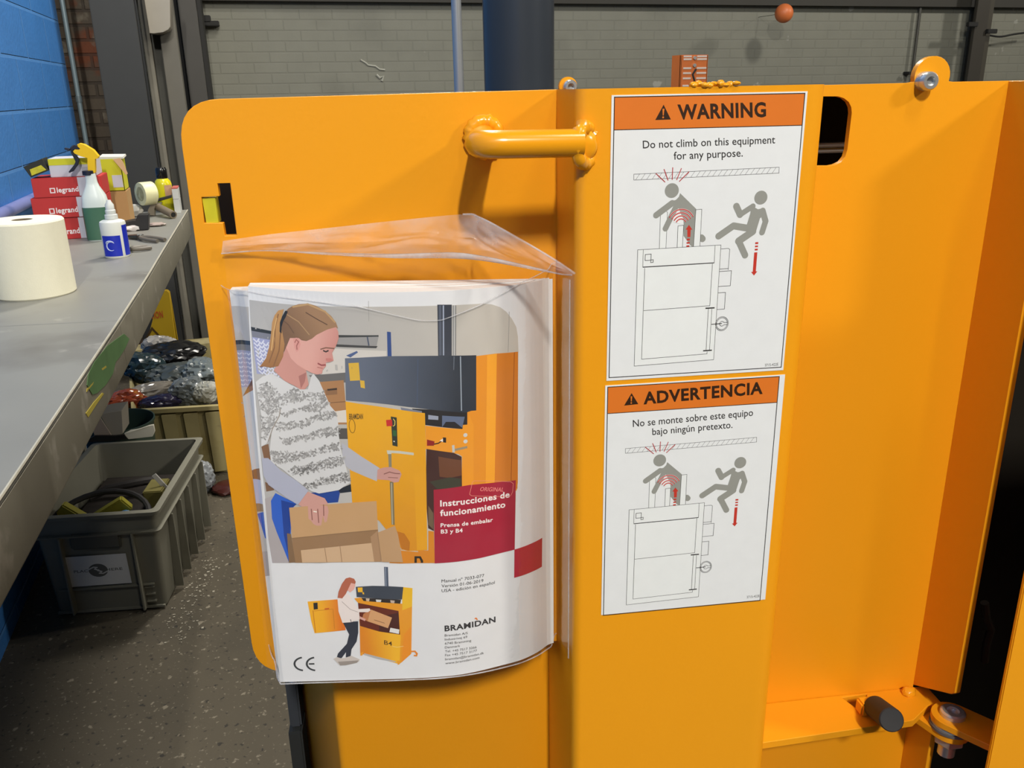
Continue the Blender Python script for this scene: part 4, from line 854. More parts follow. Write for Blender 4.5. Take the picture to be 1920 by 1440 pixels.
# front sheet wrapped over the two manuals; its upper edge sags to the middle
ztop = [(-.15, 1.384), (.0, 1.384), (.17, 1.381), (.35, 1.377), (.55, 1.366), (.62, 1.365), (.75, 1.372), (.9, 1.383), (1.05, 1.389), (1.2, 1.389)]
def ip(T, x):
    for (a, va), (b_, vb) in zip(T, T[1:]):
        if x <= b_: 
            k = (x - a) / (b_ - a); return va + (vb - va) * k
    return T[-1][1]
zbot = [(-.2, 1.112), (.0, 1.1085), (.2, 1.1065), (.6, 1.1015), (.9, 1.0965), (1.03, 1.0935), (1.25, 1.103)]
def front(a, b_):
    s = -.17 + a * 1.29
    t = (1.384 - (ip(ztop, s) * (1 - b_) + ip(zbot, s) * b_)) / .2805
    tt = min(max(t, 0), 1); sl = -.0955 - .0035 * tt
    z = ip(ztop, s) * (1 - b_) + ip(zbot, s) * b_
    if s < 0:
        k = -s / .17; u = cover(0, tt)[0] - .0012 - k * (.019 - .0075 * tt)
        v0 = cover(0, tt)[1] - .0014
        v = v0 + (.5495 - v0) * min(1, k * 2.2) if k < .45 else .5495 + (.567 - .5495) * ((k - .45) / .55) ** 1.5
        return (u, v, z)
    if s <= 1:
        p = cover(s, tt); return (p[0], p[1] - .0016 - .0006 * noise.noise(Vector((s * 7, t * 9, 0))), z)
    k = (s - 1) / .12; p = cover(1, tt); return (p[0] + .0012 + .0075 * k, p[1] - .0016 + .0135 * min(1, k * 1.3), z)
fsheet = MB().grid(front, 80, 40).build('front_sheet', FILM, pouch, ang=80)
MB().tube([Vector(front(k / 60, 0)) for k in range(61)], .00035, 6).build('sheet_edge', EDGE, fsheet, ang=80)
MB().tube([Vector(front(k / 60, 1)) for k in range(61)], .0005, 6).build('sheet_edge', EDGE, fsheet, ang=80)
# welded margin lying along the side of the post
ml = [(0.1076,0.53,1.3935),(0.1096,0.53,1.1095)]
mb = MB(); mb.grid(lambda a, b_: (.1048 - .001 * (1 - a), .566 - .049 * a, 1.382 - .277 * b_ + .006 * a), 6, 20); mb.build('side_margin', FILM, pouch, ang=80)
MB().tube([(.1044, .5165, 1.388), (.1044, .5165, 1.25), (.1044, .5165, 1.111)], .00045, 6).build('sheet_edge', EDGE, pouch, ang=80)
# crumpled flap standing out from the plate
lowc = [(-0.1109,0.566,1.4045), (-0.0821,0.562,1.406), (-0.0418,0.553,1.4038), (-0.0019,0.543,1.4026), (0.0342,0.533,1.4032), (0.0562,0.522,1.4016), (0.0802,0.507,1.3981), (0.094,0.494,1.3966), (0.0996,0.487,1.3971)]
topc = [(-0.1089,0.566,1.4125), (-0.0812,0.563,1.4159), (-0.0407,0.556,1.4198), (-0.0006,0.547,1.4239), (0.0414,0.538,1.4275), (0.0512,0.53,1.4262), (0.0685,0.514,1.4176), (0.0899,0.498,1.4055), (0.1012,0.486,1.3982)]
def crv(T, a):
    x = a * (len(T) - 1); i = min(int(x), len(T) - 2); k = x - i
    p0, p1, p2, p3 = T[max(i - 1, 0)], T[i], T[i + 1], T[min(i + 2, len(T) - 1)]
    return tuple(.5 * (2 * b_ + (c_ - a_) * k + (2 * a_ - 5 * b_ + 4 * c_ - d_) * k * k + (3 * b_ - a_ - 3 * c_ + d_) * k ** 3) for a_, b_, c_, d_ in zip(p0, p1, p2, p3))
def flap(a, b_):
    p = crv(lowc, a); q = crv(topc, a); r = lerp3(p, q, b_)
    e = math.sin(math.pi * b_) * math.sin(math.pi * min(1, a * 1.05))
    cr = abs(noise.noise(Vector((a * 5, b_ * 2.2, 4)))) * .012 + abs(noise.noise(Vector((a * 13, b_ * 5, 9)))) * .004
    return (r[0], r[1] - e * (.004 + cr), r[2] + e * .003 * noise.noise(Vector((a * 9, b_ * 4, 1))))
fl_ = MB().grid(flap, 110, 26).build('flap', FLAP, pouch, ang=80)
MB().tube([Vector(crv(topc, k / 60)) for k in range(30, 61)], .0006, 6).build('flap_edge', EDGE, fl_, ang=80)
MB().tube([Vector(crv(lowc, k / 60)) for k in range(61)], lambda k: .0004 + .0016 * max(0, 1 - abs(k - .5) * 2.8), 10).build('flap_edge', ROLL, fl_, ang=80)  # milkier roll added along the crease to give it a bright highlight line
# ------------------------------------------------------------------ the room
CONC = pm('stained_concrete', (80, 73, 59), rough=.72, var=.3, vs=2.2, bump=.25, bs=90,
          spots=[((62, 57, 46), 1.6, .50, .22), ((128, 120, 104), 40, .63, .05), ((46, 42, 35), 52, .62, .05), ((116, 108, 92), 90, .64, .04), ((42, 40, 35), 5.5, .68, .05)])
b = MB(); b.box((-1.2, -3, -.06), (9.5, 6.62, 0)); tag(b.build('floor', CONC, loc=(0, 0, 0)), kind='structure')
b = MB(); b.box((-.98, -3, 0), (-.82, 5.06, 4.2))
tag(b.build('wall_left', brick_mat('blue_block', (58, 118, 186), (88, 144, 208), .46, .2, .008, 1, -.052, .15, 1.3, .12, .55, .42), loc=(0, 0, 0)), kind='structure')  # lighter joint colour paints in the shine along the block joints
b = MB(); b.box((-3, 6.5, 0), (9.5, 6.62, 4.2))
tag(b.build('wall_back', brick_mat('grey_brick', (122, 122, 110), (96, 96, 86), .22, .068, .006, 0, 0, 0, .35, .1, .22, .6, spots=[((150, 150, 140), 7, .70, .03), ((96, 96, 86), 1.3, .55, .3)]), loc=(0, 0, 0)), kind='structure')
b = MB(); b.box((-3, 6.43, (2.0906,6.43,2.0829)[2]), (9.5, 6.5, 4.2)); tag(b.build('trim_1', pm('dark_beam', (52, 50, 44), rough=.7), loc=(0, 6.3, 3)), kind='structure')

xA = lambda p: p[0]
def colbox(name, x0, x1, Y, dep, mat, parent, top=4.2):
    mb = MB(); mb.box((x0, Y, 0), (x1, Y + dep, top), .003); return mb.build(name, mat, parent)
CG = pm('charcoal_column_paint', (46, 46, 43), rough=.6, var=.12); CG2 = pm('black_column_paint', (22, 22, 20), rough=.7)
LG = pm('grey_column_paint', (120, 116, 104), rough=.6, var=.14, spots=[((88, 84, 76), 6, .6, .15)]); MG = pm('mid_grey_column_paint', (78, 78, 72), rough=.6, var=.12)
p = [(-0.6465,4.9,1.5797),(-0.4457,4.9,1.5768),(-0.4284,4.9,1.5766)]
col = thing('steel_column', 'wide charcoal steel column beyond the far end of the workbench', 'column', (p[0][0], 4.9, 0))
colbox('flange', p[0][0], p[1][0], 4.9, .02, CG, col); xm = (p[0][0] + p[1][0]) / 2; colbox('web', xm - .01, xm + .01, 4.92, .2, CG2, col); colbox('edge_strip', p[1][0] + .001, p[2][0] - .006, 4.905, .012, CG2, col)
p = [(-0.459,5.25,1.5821),(-0.4216,5.25,1.5815),(-0.3734,5.25,1.5808),(-0.2896,5.25,1.5796)]
col = thing('steel_column', 'light grey channel column right of the wide charcoal column', 'column', (p[1][0], 5.25, 0))
colbox('flange', p[0][0], p[1][0], 5.25, .12, LG, col); colbox('web', p[1][0], p[2][0], 5.33, .03, MG, col); colbox('flange', p[2][0], p[3][0], 5.25, .12, pm('grey_column_flange', (98, 95, 86), rough=.6, var=.12), col)
p = [(-0.3316,5.9,1.5896),(-0.2949,5.9,1.589),(-0.1934,5.9,1.5876),(-0.1686,5.9,1.5872)]
col = thing('steel_column', 'dark steel column against the grey brick wall, rightmost of the left cluster', 'column', (p[1][0], 5.9, 0))
colbox('flange', p[1][0], p[2][0], 5.9, .02, pm('dark_column_paint', (64, 62, 58), rough=.6, var=.1), col); colbox('web', p[0][0], p[1][0], 5.95, .4, CG2, col); colbox('web', p[2][0], p[3][0], 5.95, .4, CG2, col)
p = [(-0.84,5.6,1.8418),(-0.759,5.6,1.8418),(-0.7222,5.6,1.5909)]
b = MB(); b.box((p[0][0] - .2, 5.6, 0), (p[2][0], 5.7, 4.2))
tag(b.build('brick_pier', brick_mat('weathered_brick', (92, 82, 70), (60, 52, 46), .22, .075, .01, 0, 0, 0, .8, .25, .6, .8, spots=[((120, 68, 44), 5, .52, .1), ((128, 120, 106), 9, .6, .1), ((46, 44, 42), 2.5, .58, .1)])), 'rusty weathered brick pier between the blue wall and the charcoal column', 'pier')
# fuse box
q = [(-0.414,5.12,2.111),(-0.2724,5.12,2.1134),(-0.305,5.12,1.8378),(-0.3175,5.12,1.8225),(-0.3451,5.12,1.8098),(-0.3819,5.12,1.8047),(-0.4124,5.12,1.8073),(-0.4154,5.12,1.9633)]
t = thing('fuse_box', 'light grey rounded box mounted high on the channel column', 'electrical box', (q[4][0], 5.12, q[5][2]))
MB().prism(q, (0, .125, 0)).build('housing', pm('grey_enamel', (146, 140, 128), rough=.45, var=.1), t, bevel=.004)
# conduit at the end of the blue wall
a = [(-0.8,5.0788,1.9563),(-0.8,5.0685,1.2669)]
t = thing('conduit', 'thin vertical grey conduit at the far end of the blue wall', 'pipe', (-.80, 5.16, 0))
MB().cyl((-.803, 5.16, .0), (-.803, 5.16, 4.1), .0125, 12).build('pipe', pm('blue_grey_conduit', (132, 150, 158), rough=.4, metal=.3), t)
z1 = (-0.8,5.0647,1.4922)[2]; MB().cyl((-.803, 5.16, z1 - .015), (-.803, 5.16, z1 + .015), .0165, 12).build('coupling', pm('conduit_coupling', (112, 126, 132), rough=.4, metal=.3), t)
# purple-blue pipe low on the blue wall
a = [(-0.8,2.9837,1.1434),(-0.8,3.2358,1.1389),(-0.8,3.6955,1.1351)]
tag(MB().tube([(-.795, -.5, a[1][2]), a[1], (a[2][0], a[2][1] + .3, a[2][2])], .021, 12).build('wall_pipe', pm('lilac_painted_pipe', (116, 124, 178), rough=.45, spots=[((70, 92, 150), 5, .55, .15)])), 'lilac painted pipe running low along the blue wall above the workbench', 'pipe')
# back wall fittings
a = [(5.4261,6.44,2.1734),(5.4584,6.44,1.5053),(5.4268,6.44,1.5693)]
t = thing('conduit', 'thin dark vertical conduit on the grey brick wall', 'pipe', (a[0][0], 6.46, 0))
MB().cyl((a[1][0], 6.46, .0), (a[1][0], 6.46, 3.4), .012, 10).build('pipe', pm('dark_conduit', (66, 64, 56), rough=.5), t); b = MB(); b.box((a[2][0] - .03, 6.43, a[2][2] - .012), (a[2][0] + .03, 6.5, a[2][2] + .012), .003); b.build('clamp', CG2, t)
p = [(5.884,6.3,1.881),(6.0146,6.3,1.881),(6.1134,6.3,1.8809)]
col = thing('steel_column', 'dark steel column on the right of the grey brick wall', 'column', (p[1][0], 6.3, 0))
colbox('flange', p[0][0], p[1][0], 6.3, .03, pm('brown_black_paint', (50, 46, 38), rough=.65), col, 3.5); colbox('flange', p[1][0] + .004, p[2][0], 6.36, .14, pm('brown_black_paint_b', (62, 58, 48), rough=.65), col, 3.5)
for xy in ((5.843,6.28,1.941), (6.0485,6.28,1.888)):
    b = MB(); b.box((xy[0] - .05, 6.27, xy[2] - .02), (xy[0] + .05, 6.3, xy[2] + .015), .004); b.build('clamp', CG2, col)
c = [(6.1142,6.4,1.8661),(6.2582,6.4,1.8448),(6.3942,6.4,1.8699),(6.5905,6.4,1.8868)]
tag(MB().tube(fillet(c, .1), .008, 8).build('cable', CG2), 'dark cable running right from the dark column on the grey wall', 'cable')
a = (-0.1303,6.45,1.9486); b = MB(); b.box((a[0] - .045, 6.42, a[2] - .02), (a[0] + .05, 6.5, a[2] + .012), .004); b.box((a[0] - .05, 6.42, a[2]), (a[0] + .0, 6.5, a[2] + .045), .004)
tag(b.build('wall_bracket', CG2), 'small dark bracket on the grey brick wall next to the dark column', 'bracket')
c = (3.9747,6.15,2.0028); t = thing('ball_float', 'orange ball sticking out high on the grey brick wall', 'ball', c)
mb = MB(); mb.lathe([(.068 * math.sin(R(x)), -.068 * math.cos(R(x))) for x in range(0, 181, 12)], c, 24); mb.build('ball', pm('orange_plastic', (214, 116, 62), rough=.45, var=.08), t); MB().cyl(c, (c[0], 6.5, c[2]), .0016, 8).build('stem', CG2, t)
q2 = [(0.9409,6.496,1.6154),(0.9621,6.496,1.5937),(0.9894,6.496,1.6041),(0.9759,6.496,1.5721)]
tag(MB().tube(q2, .009, 6).build('paint_drip', pm('pale_paint', (172, 172, 160), rough=.6)), 'short pale paint dab on the grey brick wall below the crooked drip', 'paint mark')
q = [(0.8356,6.496,1.7153),(0.8713,6.496,1.6939),(0.8853,6.496,1.6797),(0.9373,6.496,1.6721),(0.966,6.496,1.6506),(1.0035,6.496,1.6466)]
tag(MB().tube(q, .006, 6).build('paint_drip', pm('pale_paint', (172, 172, 160), rough=.6)), 'pale crooked paint drip on the grey brick wall', 'paint mark')
# orange rack upright behind the baler
p = [(1.7343,3.4,1.6199),(1.8572,3.4,1.6232)]; x0, x1, zt = p[0][0], p[1][0], p[0][2]
t = thing('rack_upright', 'orange pallet rack upright with pale slots standing behind the baler', 'rack', ((x0 + x1) / 2, 3.4, 0))
b = MB(); b.box((x0, 3.4, 0), (x1, 3.41, zt), .002); b.box((x0, 3.4, 0), (x0 + .004, 3.48, zt)); b.box((x1 - .004, 3.4, 0), (x1, 3.48, zt)); b.build('post', pm('rack_orange', (196, 104, 44), rough=.5, var=.12), t)
mb = MB()
for y in (104.5, 109, 123.5, 131.5, 140, 152):
    zz = zt - (y - 102) * .00237
    for a_, b_ in ((x0 + .012, x0 + .048), (x1 - .050, x1 - .006)):
        mb = MB(); mb.box((a_, 3.3985, zz - .0035), (b_, 3.4005, zz + .0035)); mb.build('slot', pm('pale_slot', (206, 190, 178), rough=.6), t)
xc = (x0 + x1) / 2
for y in (107, 119): mb = MB(); mb.lathe([(.007, 0), (.007, .006)], (xc, 3.4, zt - (y - 102) * .00237), 12, (0, -1, 0)); mb.build('bolt', ZINC, t)
mb = MB(); mb.tube([(xc + .008, 3.398, zt - .055), (xc - .006, 3.398, zt - .075), (xc + .004, 3.398, zt - .10)], .004, 6); mb.build('clip', CG2, t)

# ------------------------------------------------------------------ workbench
BZ = 1.08
EDGE_L = [(-2.2, -.40), (.3, -.333), (1.03, -.303), (1.8, -.279), (2.3, -.2665), (2.6, -.262), (3.62, -.243)]  # unseen near end stretched to keep lamp light off the wall below
def ex(y): return ip([(a_, b_) for a_, b_ in EDGE_L], y)
bench = thing('workbench', 'long grey steel workbench along the blue wall', 'workbench', (-.55, 2.0, 0))
sA = (-0.498,1.8524,1.08); sB = (-0.2798,1.8188,1.08)
def seam(x): return sB[1] + (sA[1] - sB[1]) * (x - sB[0]) / (sA[0] - sB[0])
ys = [-2.2, .3, 1.03, seam(ex(1.8)) - .0015]
o1 = [(ex(y), y, BZ) for y in ys] + [(-.80, seam(-.80) - .0015, BZ), (-.80, -2.2, BZ)]
ys2 = [seam(ex(1.82)) + .0015, 2.3, 2.6, 3.62]
o2_ = [(ex(y), y, BZ) for y in ys2] + [(-.80, 3.62, BZ), (-.80, seam(-.80) + .0015, BZ)]
MB().prism(o1, (0, 0, -.008)).build('worktop', STEEL, bench, bevel=.0015); MB().prism(o2_, (0, 0, -.008)).build('worktop', STEEL, bench, bevel=.0015)
def apron(y0, y1):
    n_ = 14; Y = [y0 + (y1 - y0) * k / n_ for k in range(n_ + 1)]
    pr = [(-.004, -.0085), (.0, -.0095), (.0005, -.095), (-.004, -.104), (-.020, -.108), (-.020, -.104), (-.006, -.098), (-.005, -.0085)]
    vs = [(ex(y) + dx, y, BZ + dz) for y in Y for dx, dz in pr]; m = len(pr)
    return MB().add(vs, [(k * m + j, k * m + (j + 1) % m, (k + 1) * m + (j + 1) % m, (k + 1) * m + j) for k in range(n_) for j in range(m)] + [tuple(range(m)), tuple(range(n_ * m, n_ * m + m))])
apron(-2.2, seam(-.279) - .001).build('apron', APRON, bench); apron(seam(-.279) + .001, 3.62).build('apron', APRON, bench)
mb = MB()
Y = [-2.2 + 5.82 * k / 60 for k in range(61)]
mb.tube([(ex(y) - .0012, y, BZ - .0012) for y in Y], lambda k: .0022 + .0006 * noise.noise(Vector((k * 60, 0, 0))), 6); mb.build('worn_edge', pm('bare_edge', (196, 190, 172), rough=.45, metal=.2, var=.2, vs=30), bench)
def smear(col, pts, nm='paint_smear'):
    P_ = [(ex(y) + .0012, y, z) for x, y, z in pts]; mb = MB(); mb.prism(P_, (-.0008, 0, 0)); return mb.build(nm, col, bench)
smear(pm('green_paint', (86, 124, 74), rough=.5, var=.25, vs=25), [(-0.272,1.5458,1.0746),(-0.272,1.6672,1.0696),(-0.272,1.7588,1.0579),(-0.272,1.8408,1.0467),(-0.272,1.89,1.0229),(-0.272,1.8272,1.0201),(-0.272,1.7529,1.0219),(-0.272,1.7155,1.0248),(-0.272,1.6721,1.0142),(-0.272,1.6004,1.0163),(-0.272,1.527,1.0256),(-0.272,1.4908,1.0348),(-0.272,1.4672,1.0592),(-0.272,1.4881,1.071)])
smear(pm('yellow_smear', (190, 172, 64), rough=.5, var=.2), [(-0.272,1.4614,1.0542),(-0.272,1.5159,1.0494),(-0.272,1.5062,1.0478),(-0.272,1.4576,1.0509)]); smear(MATS['yellow_smear'], [(-0.272,1.5893,1.0496),(-0.272,1.6261,1.044),(-0.272,1.6299,1.0399),(-0.272,1.5942,1.0452)]); smear(MATS['yellow_smear'], [(-0.272,1.4274,1.0248),(-0.272,1.4902,1.0213),(-0.272,1.5624,1.0138),(-0.272,1.5733,1.0087),(-0.272,1.5105,1.012),(-0.272,1.437,1.0145)])
for y in (-2.1, .5, 3.5):
    b = MB(); b.box((-.79, y, 0), (-.74, y + .05, BZ - .009), .003); b.build('leg', APRON, bench)

# ------------------------------------------------------------------ things on the bench
def up(px): return px
# paper roll
zr = (-0.4833,2.16,1.2468)[2]; c = (-.493, 2.16, BZ); h = zr - BZ
t = thing('paper_towel_roll', 'large white paper towel roll standing at the near left end of the workbench', 'paper roll', c)
mb = MB(); mb.lathe([(.0, 0), (.081, 0), (.0835, .003), (.0835, h - .004), (.081, h - .0005), (.06, h), (.022, h), (.021, h - .002), (.021, h - .03), (0, h - .03)], c, 64); mb.build('paper', pm('creamy_paper', (232, 228, 204), rough=.85, var=.03, vs=80, bump=.15, bs=300), t)
mb = MB(); mb.lathe([(.0208, 0), (.0208, .004), (.0190, .004), (.019, -.02)], (c[0], c[1], c[2] + h - .0045), 32); mb.build('core', pm('grey_card_core', (120, 108, 90), rough=.9), t)
# squeeze bottle
c = (-0.374,2.6022,1.08); vd = Vector((-c[0], -c[1])).normalized(); a0 = math.atan2(vd.y, vd.x)
H1 = (-0.3773,2.6,1.1805)[2] - BZ; H2_ = (-0.3735,2.6,1.2307)[2] - BZ
t = thing('squeeze_bottle', 'white squeeze bottle with blue label and twist cap near the bench edge', 'bottle', c)
mb = MB(); r = .0335; mb.lathe([(0, 0), (r * .92, 0), (r, .004), (r, H1 - .008), (r * .96, H1 - .003), (r * .8, H1), (r * .45, H1 + .003), (r * .42, H1 + .006)], c, 48); mb.build('body', WHITEP, t)
mb = MB(); d = H2_ - H1; mb.lathe([(r * .5, 0), (r * .5, d * .22), (r * .38, d * .25), (r * .40, d * .3), (r * .40, d * .45), (r * .34, d * .50), (r * .34, d * .75), (r * .2, d * .9), (r * .16, d), (0, d)], (c[0], c[1], c[2] + H1 + .004), 24); mb.build('cap', pm('cap_white', (212, 216, 212), rough=.4), t)
def sector(f0, f1, z0, z1, rr):
    return MB().grid(lambda a, b_: (c[0] + rr * math.cos(a0 + R(f0 + (f1 - f0) * a)), c[1] + rr * math.sin(a0 + R(f0 + (f1 - f0) * a)), c[2] + z0 + (z1 - z0) * b_), 20, 2)
BLU = pm('label_blue', (24, 44, 176), rough=.4)
lbl = sector(-66, 24, .006, .062, r + .0004).build('label', BLU, t); sector(38, 80, .006, H1 - .012, r + .0004).build('label', BLU, t)
mb = MB()
for (sx, sy, r1, r2, aa, bb) in ((-22, .034, 20, .012, 40, 300), (-26, .042, 18, .006, 10, 200)):
    pts = []
    for k in range(14):
        a = R(aa + (bb - aa) * k / 13); f = R(sx + r1 * math.cos(a)) + a0; pts.append((c[0] + (r + .0006) * math.cos(f), c[1] + (r + .0006) * math.sin(f), c[2] + sy + r2 * math.sin(a)))
    mb.tube(pts, lambda k: .0006 + .0014 * math.sin(math.pi * k), 6)
mb.build('emblem', pm('label_white', (190, 200, 228), rough=.4), lbl)
# spray bottle
c = (-0.4633,2.9508,1.08); Yb = c[1]
zz = lambda y: (-0.4839,2.975,1.0776)[2] + 0 * y
zs_ = [p[2] - BZ for p in [(-0.478,2.975,1.1814),(-0.4754,2.975,1.1976),(-0.4741,2.975,1.2428),(-0.472,2.975,1.2652),(-0.4697,2.975,1.2795)]]
t = thing('spray_bottle', 'trigger spray bottle with yellow head and green liquid in front of the red boxes', 'bottle', c)
prB = [(0, 0), (.036, 0), (.0385, .005), (.0385, zs_[0] + .006), (.034, zs_[1] + .018), (.020, zs_[2]), (.0165, zs_[3] - .01), (.0145, zs_[4])]
sq = (1.0, .8, 3.0)
mb = MB(); mb.lathe(prB, c, 40, sq=sq); mb.build('bottle', pm('milky_plastic', (206, 216, 212), rough=.35, var=.04), t)
mb = MB(); mb.lathe([(0, .002), (.0385, .003), (.0390, .006), (.0390, zs_[0] - .004), (.0386, zs_[0])], c, 40, sq=sq); mb.build('liquid', pm('green_liquid', (66, 106, 84), rough=.3, var=.08), t)
mb = MB(); mb.lathe([(.0155, 0), (.0155, .012), (.012, .013)], (c[0] - .006, c[1], c[2] + zs_[4] - .003), 24); mb.build('collar', pm('navy_plastic', (26, 30, 46), rough=.4), t)
hd = [(-0.4868,2.96,1.3667),(-0.48,2.96,1.3693),(-0.4676,2.96,1.366),(-0.4444,2.96,1.3486),(-0.4323,2.96,1.329),(-0.437,2.96,1.3229),(-0.4442,2.96,1.322),(-0.4501,2.96,1.2808),(-0.4705,2.96,1.2817),(-0.4653,2.96,1.3255),(-0.4842,2.96,1.3321),(-0.4991,2.96,1.3405),(-0.5015,2.96,1.3468),(-0.4957,2.96,1.3518),(-0.484,2.96,1.3504),(-0.4807,2.96,1.3538),(-0.4862,2.96,1.3595)]
hd_ = MB().prism(hd, (0, .028, 0)).build('head', pm('yellow_plastic', (236, 192, 24), rough=.35, var=.05), t, bevel=.005)
tr = [(-0.5083,2.964,1.3575),(-0.5008,2.964,1.364),(-0.4905,2.964,1.3648),(-0.4871,2.964,1.3612),(-0.4829,2.964,1.3527),(-0.5005,2.964,1.3514),(-0.5032,2.964,1.3417),(-0.4943,2.964,1.3307),(-0.4891,2.964,1.3197),(-0.4956,2.964,1.3062),(-0.5117,2.964,1.2877),(-0.5225,2.964,1.2836),(-0.525,2.964,1.2867),(-0.5068,2.964,1.3056),(-0.5001,2.964,1.3162),(-0.5027,2.964,1.3251),(-0.5087,2.964,1.3419)]
MB().prism(tr, (0, .020, 0)).build('trigger', MATS['navy_plastic'], hd_, bevel=.003)
q = [(-0.5251,2.968,1.3579),(-0.5086,2.968,1.3544),(-0.5117,2.968,1.3467),(-0.5255,2.968,1.3521)]; MB().prism(q, (0, .014, 0)).build('nozzle', MATS['navy_plastic'], hd_, bevel=.002)
# three red cartons
RB = pm('red_card', (186, 44, 42), rough=.6, var=.08); WC = pm('white_card', (196, 194, 202), rough=.6, var=.04)
q = [(-0.6363,2.9487,1.08),(-0.4392,2.9191,1.08)]; Yr = 2.99
zt3 = [BZ] + [p[2] for p in [(-0.5496,2.99,1.1475),(-0.539,2.99,1.2106),(-0.5291,2.99,1.2696)]]
xs = [((-0.6421,2.99,1.1168)[0], (-0.4445,2.99,1.1048)[0], (-0.5269,2.99,1.1098)[0]), ((-0.6483,2.99,1.1823)[0], (-0.4403,2.99,1.1711)[0], (-0.5207,2.99,1.1754)[0]), ((-0.637,2.99,1.2458)[0], (-0.4407,2.99,1.2366)[0], (-0.5086,2.99,1.2398)[0])]
labs = ['red and white carton at the bottom of the stack of three behind the spray bottle', 'red and white carton in the middle of the stack of three', 'red and white carton on top of the stack of three']
for k in range(3):
    x0, x1, xw = xs[k]; z0, z1 = zt3[k] + .0005, zt3[k + 1] - .0005; y0 = Yr + (.006 if k == 0 else 0)
    t = thing('carton', labs[k], 'box', ((x0 + x1) / 2, y0 + .07, z0), group='red cartons on the workbench')
    b = MB(); b.box((x0, y0, z0), (x1, y0 + .14, z1), .0015); b.build('box', RB, t)
    b = MB(); b.box((xw, y0 - .0006, z0 + .001), (x1 - .012, y0 + .002, z1 - .001)); b.build('white_panel', WC, t)
    A = Art(); hgt = z1 - z0; tx0, tx1 = xw - .062, xw - .001
    A.text((238, 226, 224), 'legrand', [(tx0, z0 + hgt * .24), (tx1, z0 + hgt * .26), (tx0, z0 + hgt * .50)], .03)
    A.line((238, 226, 224), .0030, [(tx0 - .018, z0 + hgt * .24), (tx0 - .006, z0 + hgt * .24), (tx0 - .006, z0 + hgt * .46), (tx0 - .018, z0 + hgt * .46)], True)
    mb = MB(); A.flip = True; cols = A.lay(mb, lambda a, b_, h: (a, y0 - .0004 - h, b_)); printed('logo_print', mb, 0, (1, 1, 1), cols, PRINT, t)
# white and lime cartons on top
LIME = pm('lime_card', (200, 196, 30), rough=.6, var=.08); KR = pm('kraft_card', (176, 138, 88), rough=.75, var=.08)
q = [(-0.5825,3,1.2727),(-0.451,3,1.267),(-0.572,3,1.3246),(-0.4426,3,1.3197),(-0.5751,3,1.3153)]; zc = zt3[3]
t = thing('carton', 'white carton with a yellow top band lying on the red cartons', 'box', (q[0][0], 3.05, zc))
b = MB(); b.box((q[0][0], 3.0, zc), (q[1][0] - .002, 3.12, q[2][2]), .0015); b.build('box', WC, t); b = MB(); b.box((q[0][0], 2.9994, q[4][2] - .010), (q[1][0] - .002, 3.001, q[2][2] - .0005)); b.build('yellow_band', LIME, t)
b = MB(); b.box((q[0][0] + .09, 2.9992, zc + .012), (q[0][0] + .125, 3.001, zc + .028)); b.build('grey_print', pm('grey_print', (168, 168, 178), rough=.6), t)
p = [(-0.4591,3.22,1.1998),(-0.4488,3.22,1.1266),(-0.4038,3.22,1.1241),(-0.4754,3.22,1.3047),(-0.4252,3.22,1.3011),(-0.4391,3.22,1.2006),(-0.4027,3.22,1.2094),(-0.393,3.22,1.3067),(-0.4883,3.22,1.203)]
zk = p[0][2]
t = thing('carton', 'brown kraft carton standing behind the spray bottle', 'box', (p[1][0], 3.3, BZ)); b = MB(); b.box((p[8][0] - .02, 3.22, BZ), (p[2][0], 3.34, zk - .0005), .0015); b.build('box', KR, t)
t = thing('carton', 'lime yellow carton with open flaps on the brown carton', 'box', (p[3][0], 3.3, zk))
b = MB(); w_ = .002; X0, X1, Z1 = p[8][0], p[6][0] - .004, p[3][2]
b.box((X0, 3.222, zk), (X1, 3.335, zk + w_)); b.box((X0, 3.222, zk), (X1, 3.224, Z1)); b.box((X0, 3.333, zk), (X1, 3.335, Z1)); b.box((X0, 3.222, zk), (X0 + w_, 3.335, Z1)); b.box((X1 - w_, 3.222, zk), (X1, 3.335, Z1)); b.build('box', LIME, t)
b = MB(); b.box((X1 - .034, 3.2212, zk + .012), (X1 - .003, 3.2225, zk + .052)); b.build('white_label', WC, t)
fl = [(-0.4281,3.21,1.304),(-0.405,3.21,1.3074),(-0.3977,3.21,1.2942),(-0.389,3.21,1.2559),(-0.3948,3.21,1.2518),(-0.4164,3.21,1.2863)]; MB().prism(fl, (.0, .003, 0)).build('flap', pm('flap_card', (206, 168, 126), rough=.75), t)
fl = [(-0.4724,3.23,1.3119),(-0.3987,3.23,1.3098),(-0.3975,3.23,1.3037),(-0.4736,3.23,1.304)]; MB().prism(fl, (0, .09, .004)).build('flap', pm('flap_white', (206, 204, 196), rough=.7), t)
# small black and yellow box tipped on the stack
q = [(-0.6523,2.995,1.3046),(-0.5956,2.995,1.3274),(-0.5844,2.995,1.2907),(-0.6362,2.995,1.2723)]
t = thing('small_box', 'small black and yellow packet tipped over on the left end of the red cartons', 'box', q[3])
MB().prism(q, (0, .07, 0)).build('box', pm('black_card', (36, 36, 24), rough=.5), t, bevel=.001)
ql = [lerp3(q[3], q[0], k_) for k_ in (.12, .62)]; qr = [lerp3(q[2], q[1], k_) for k_ in (.12, .58)]
dn = lambda p_: (p_[0], p_[1] - .0008, p_[2])
MB().prism([dn(lerp3(ql[0], qr[0], .1)), dn(lerp3(ql[0], qr[0], .92)), dn(lerp3(ql[1], qr[1], .8)), dn(lerp3(ql[1], qr[1], .2))], (0, .001, 0)).build('yellow_print', pm('yellow_print', (196, 186, 40), rough=.5, var=.45, vs=70), t)
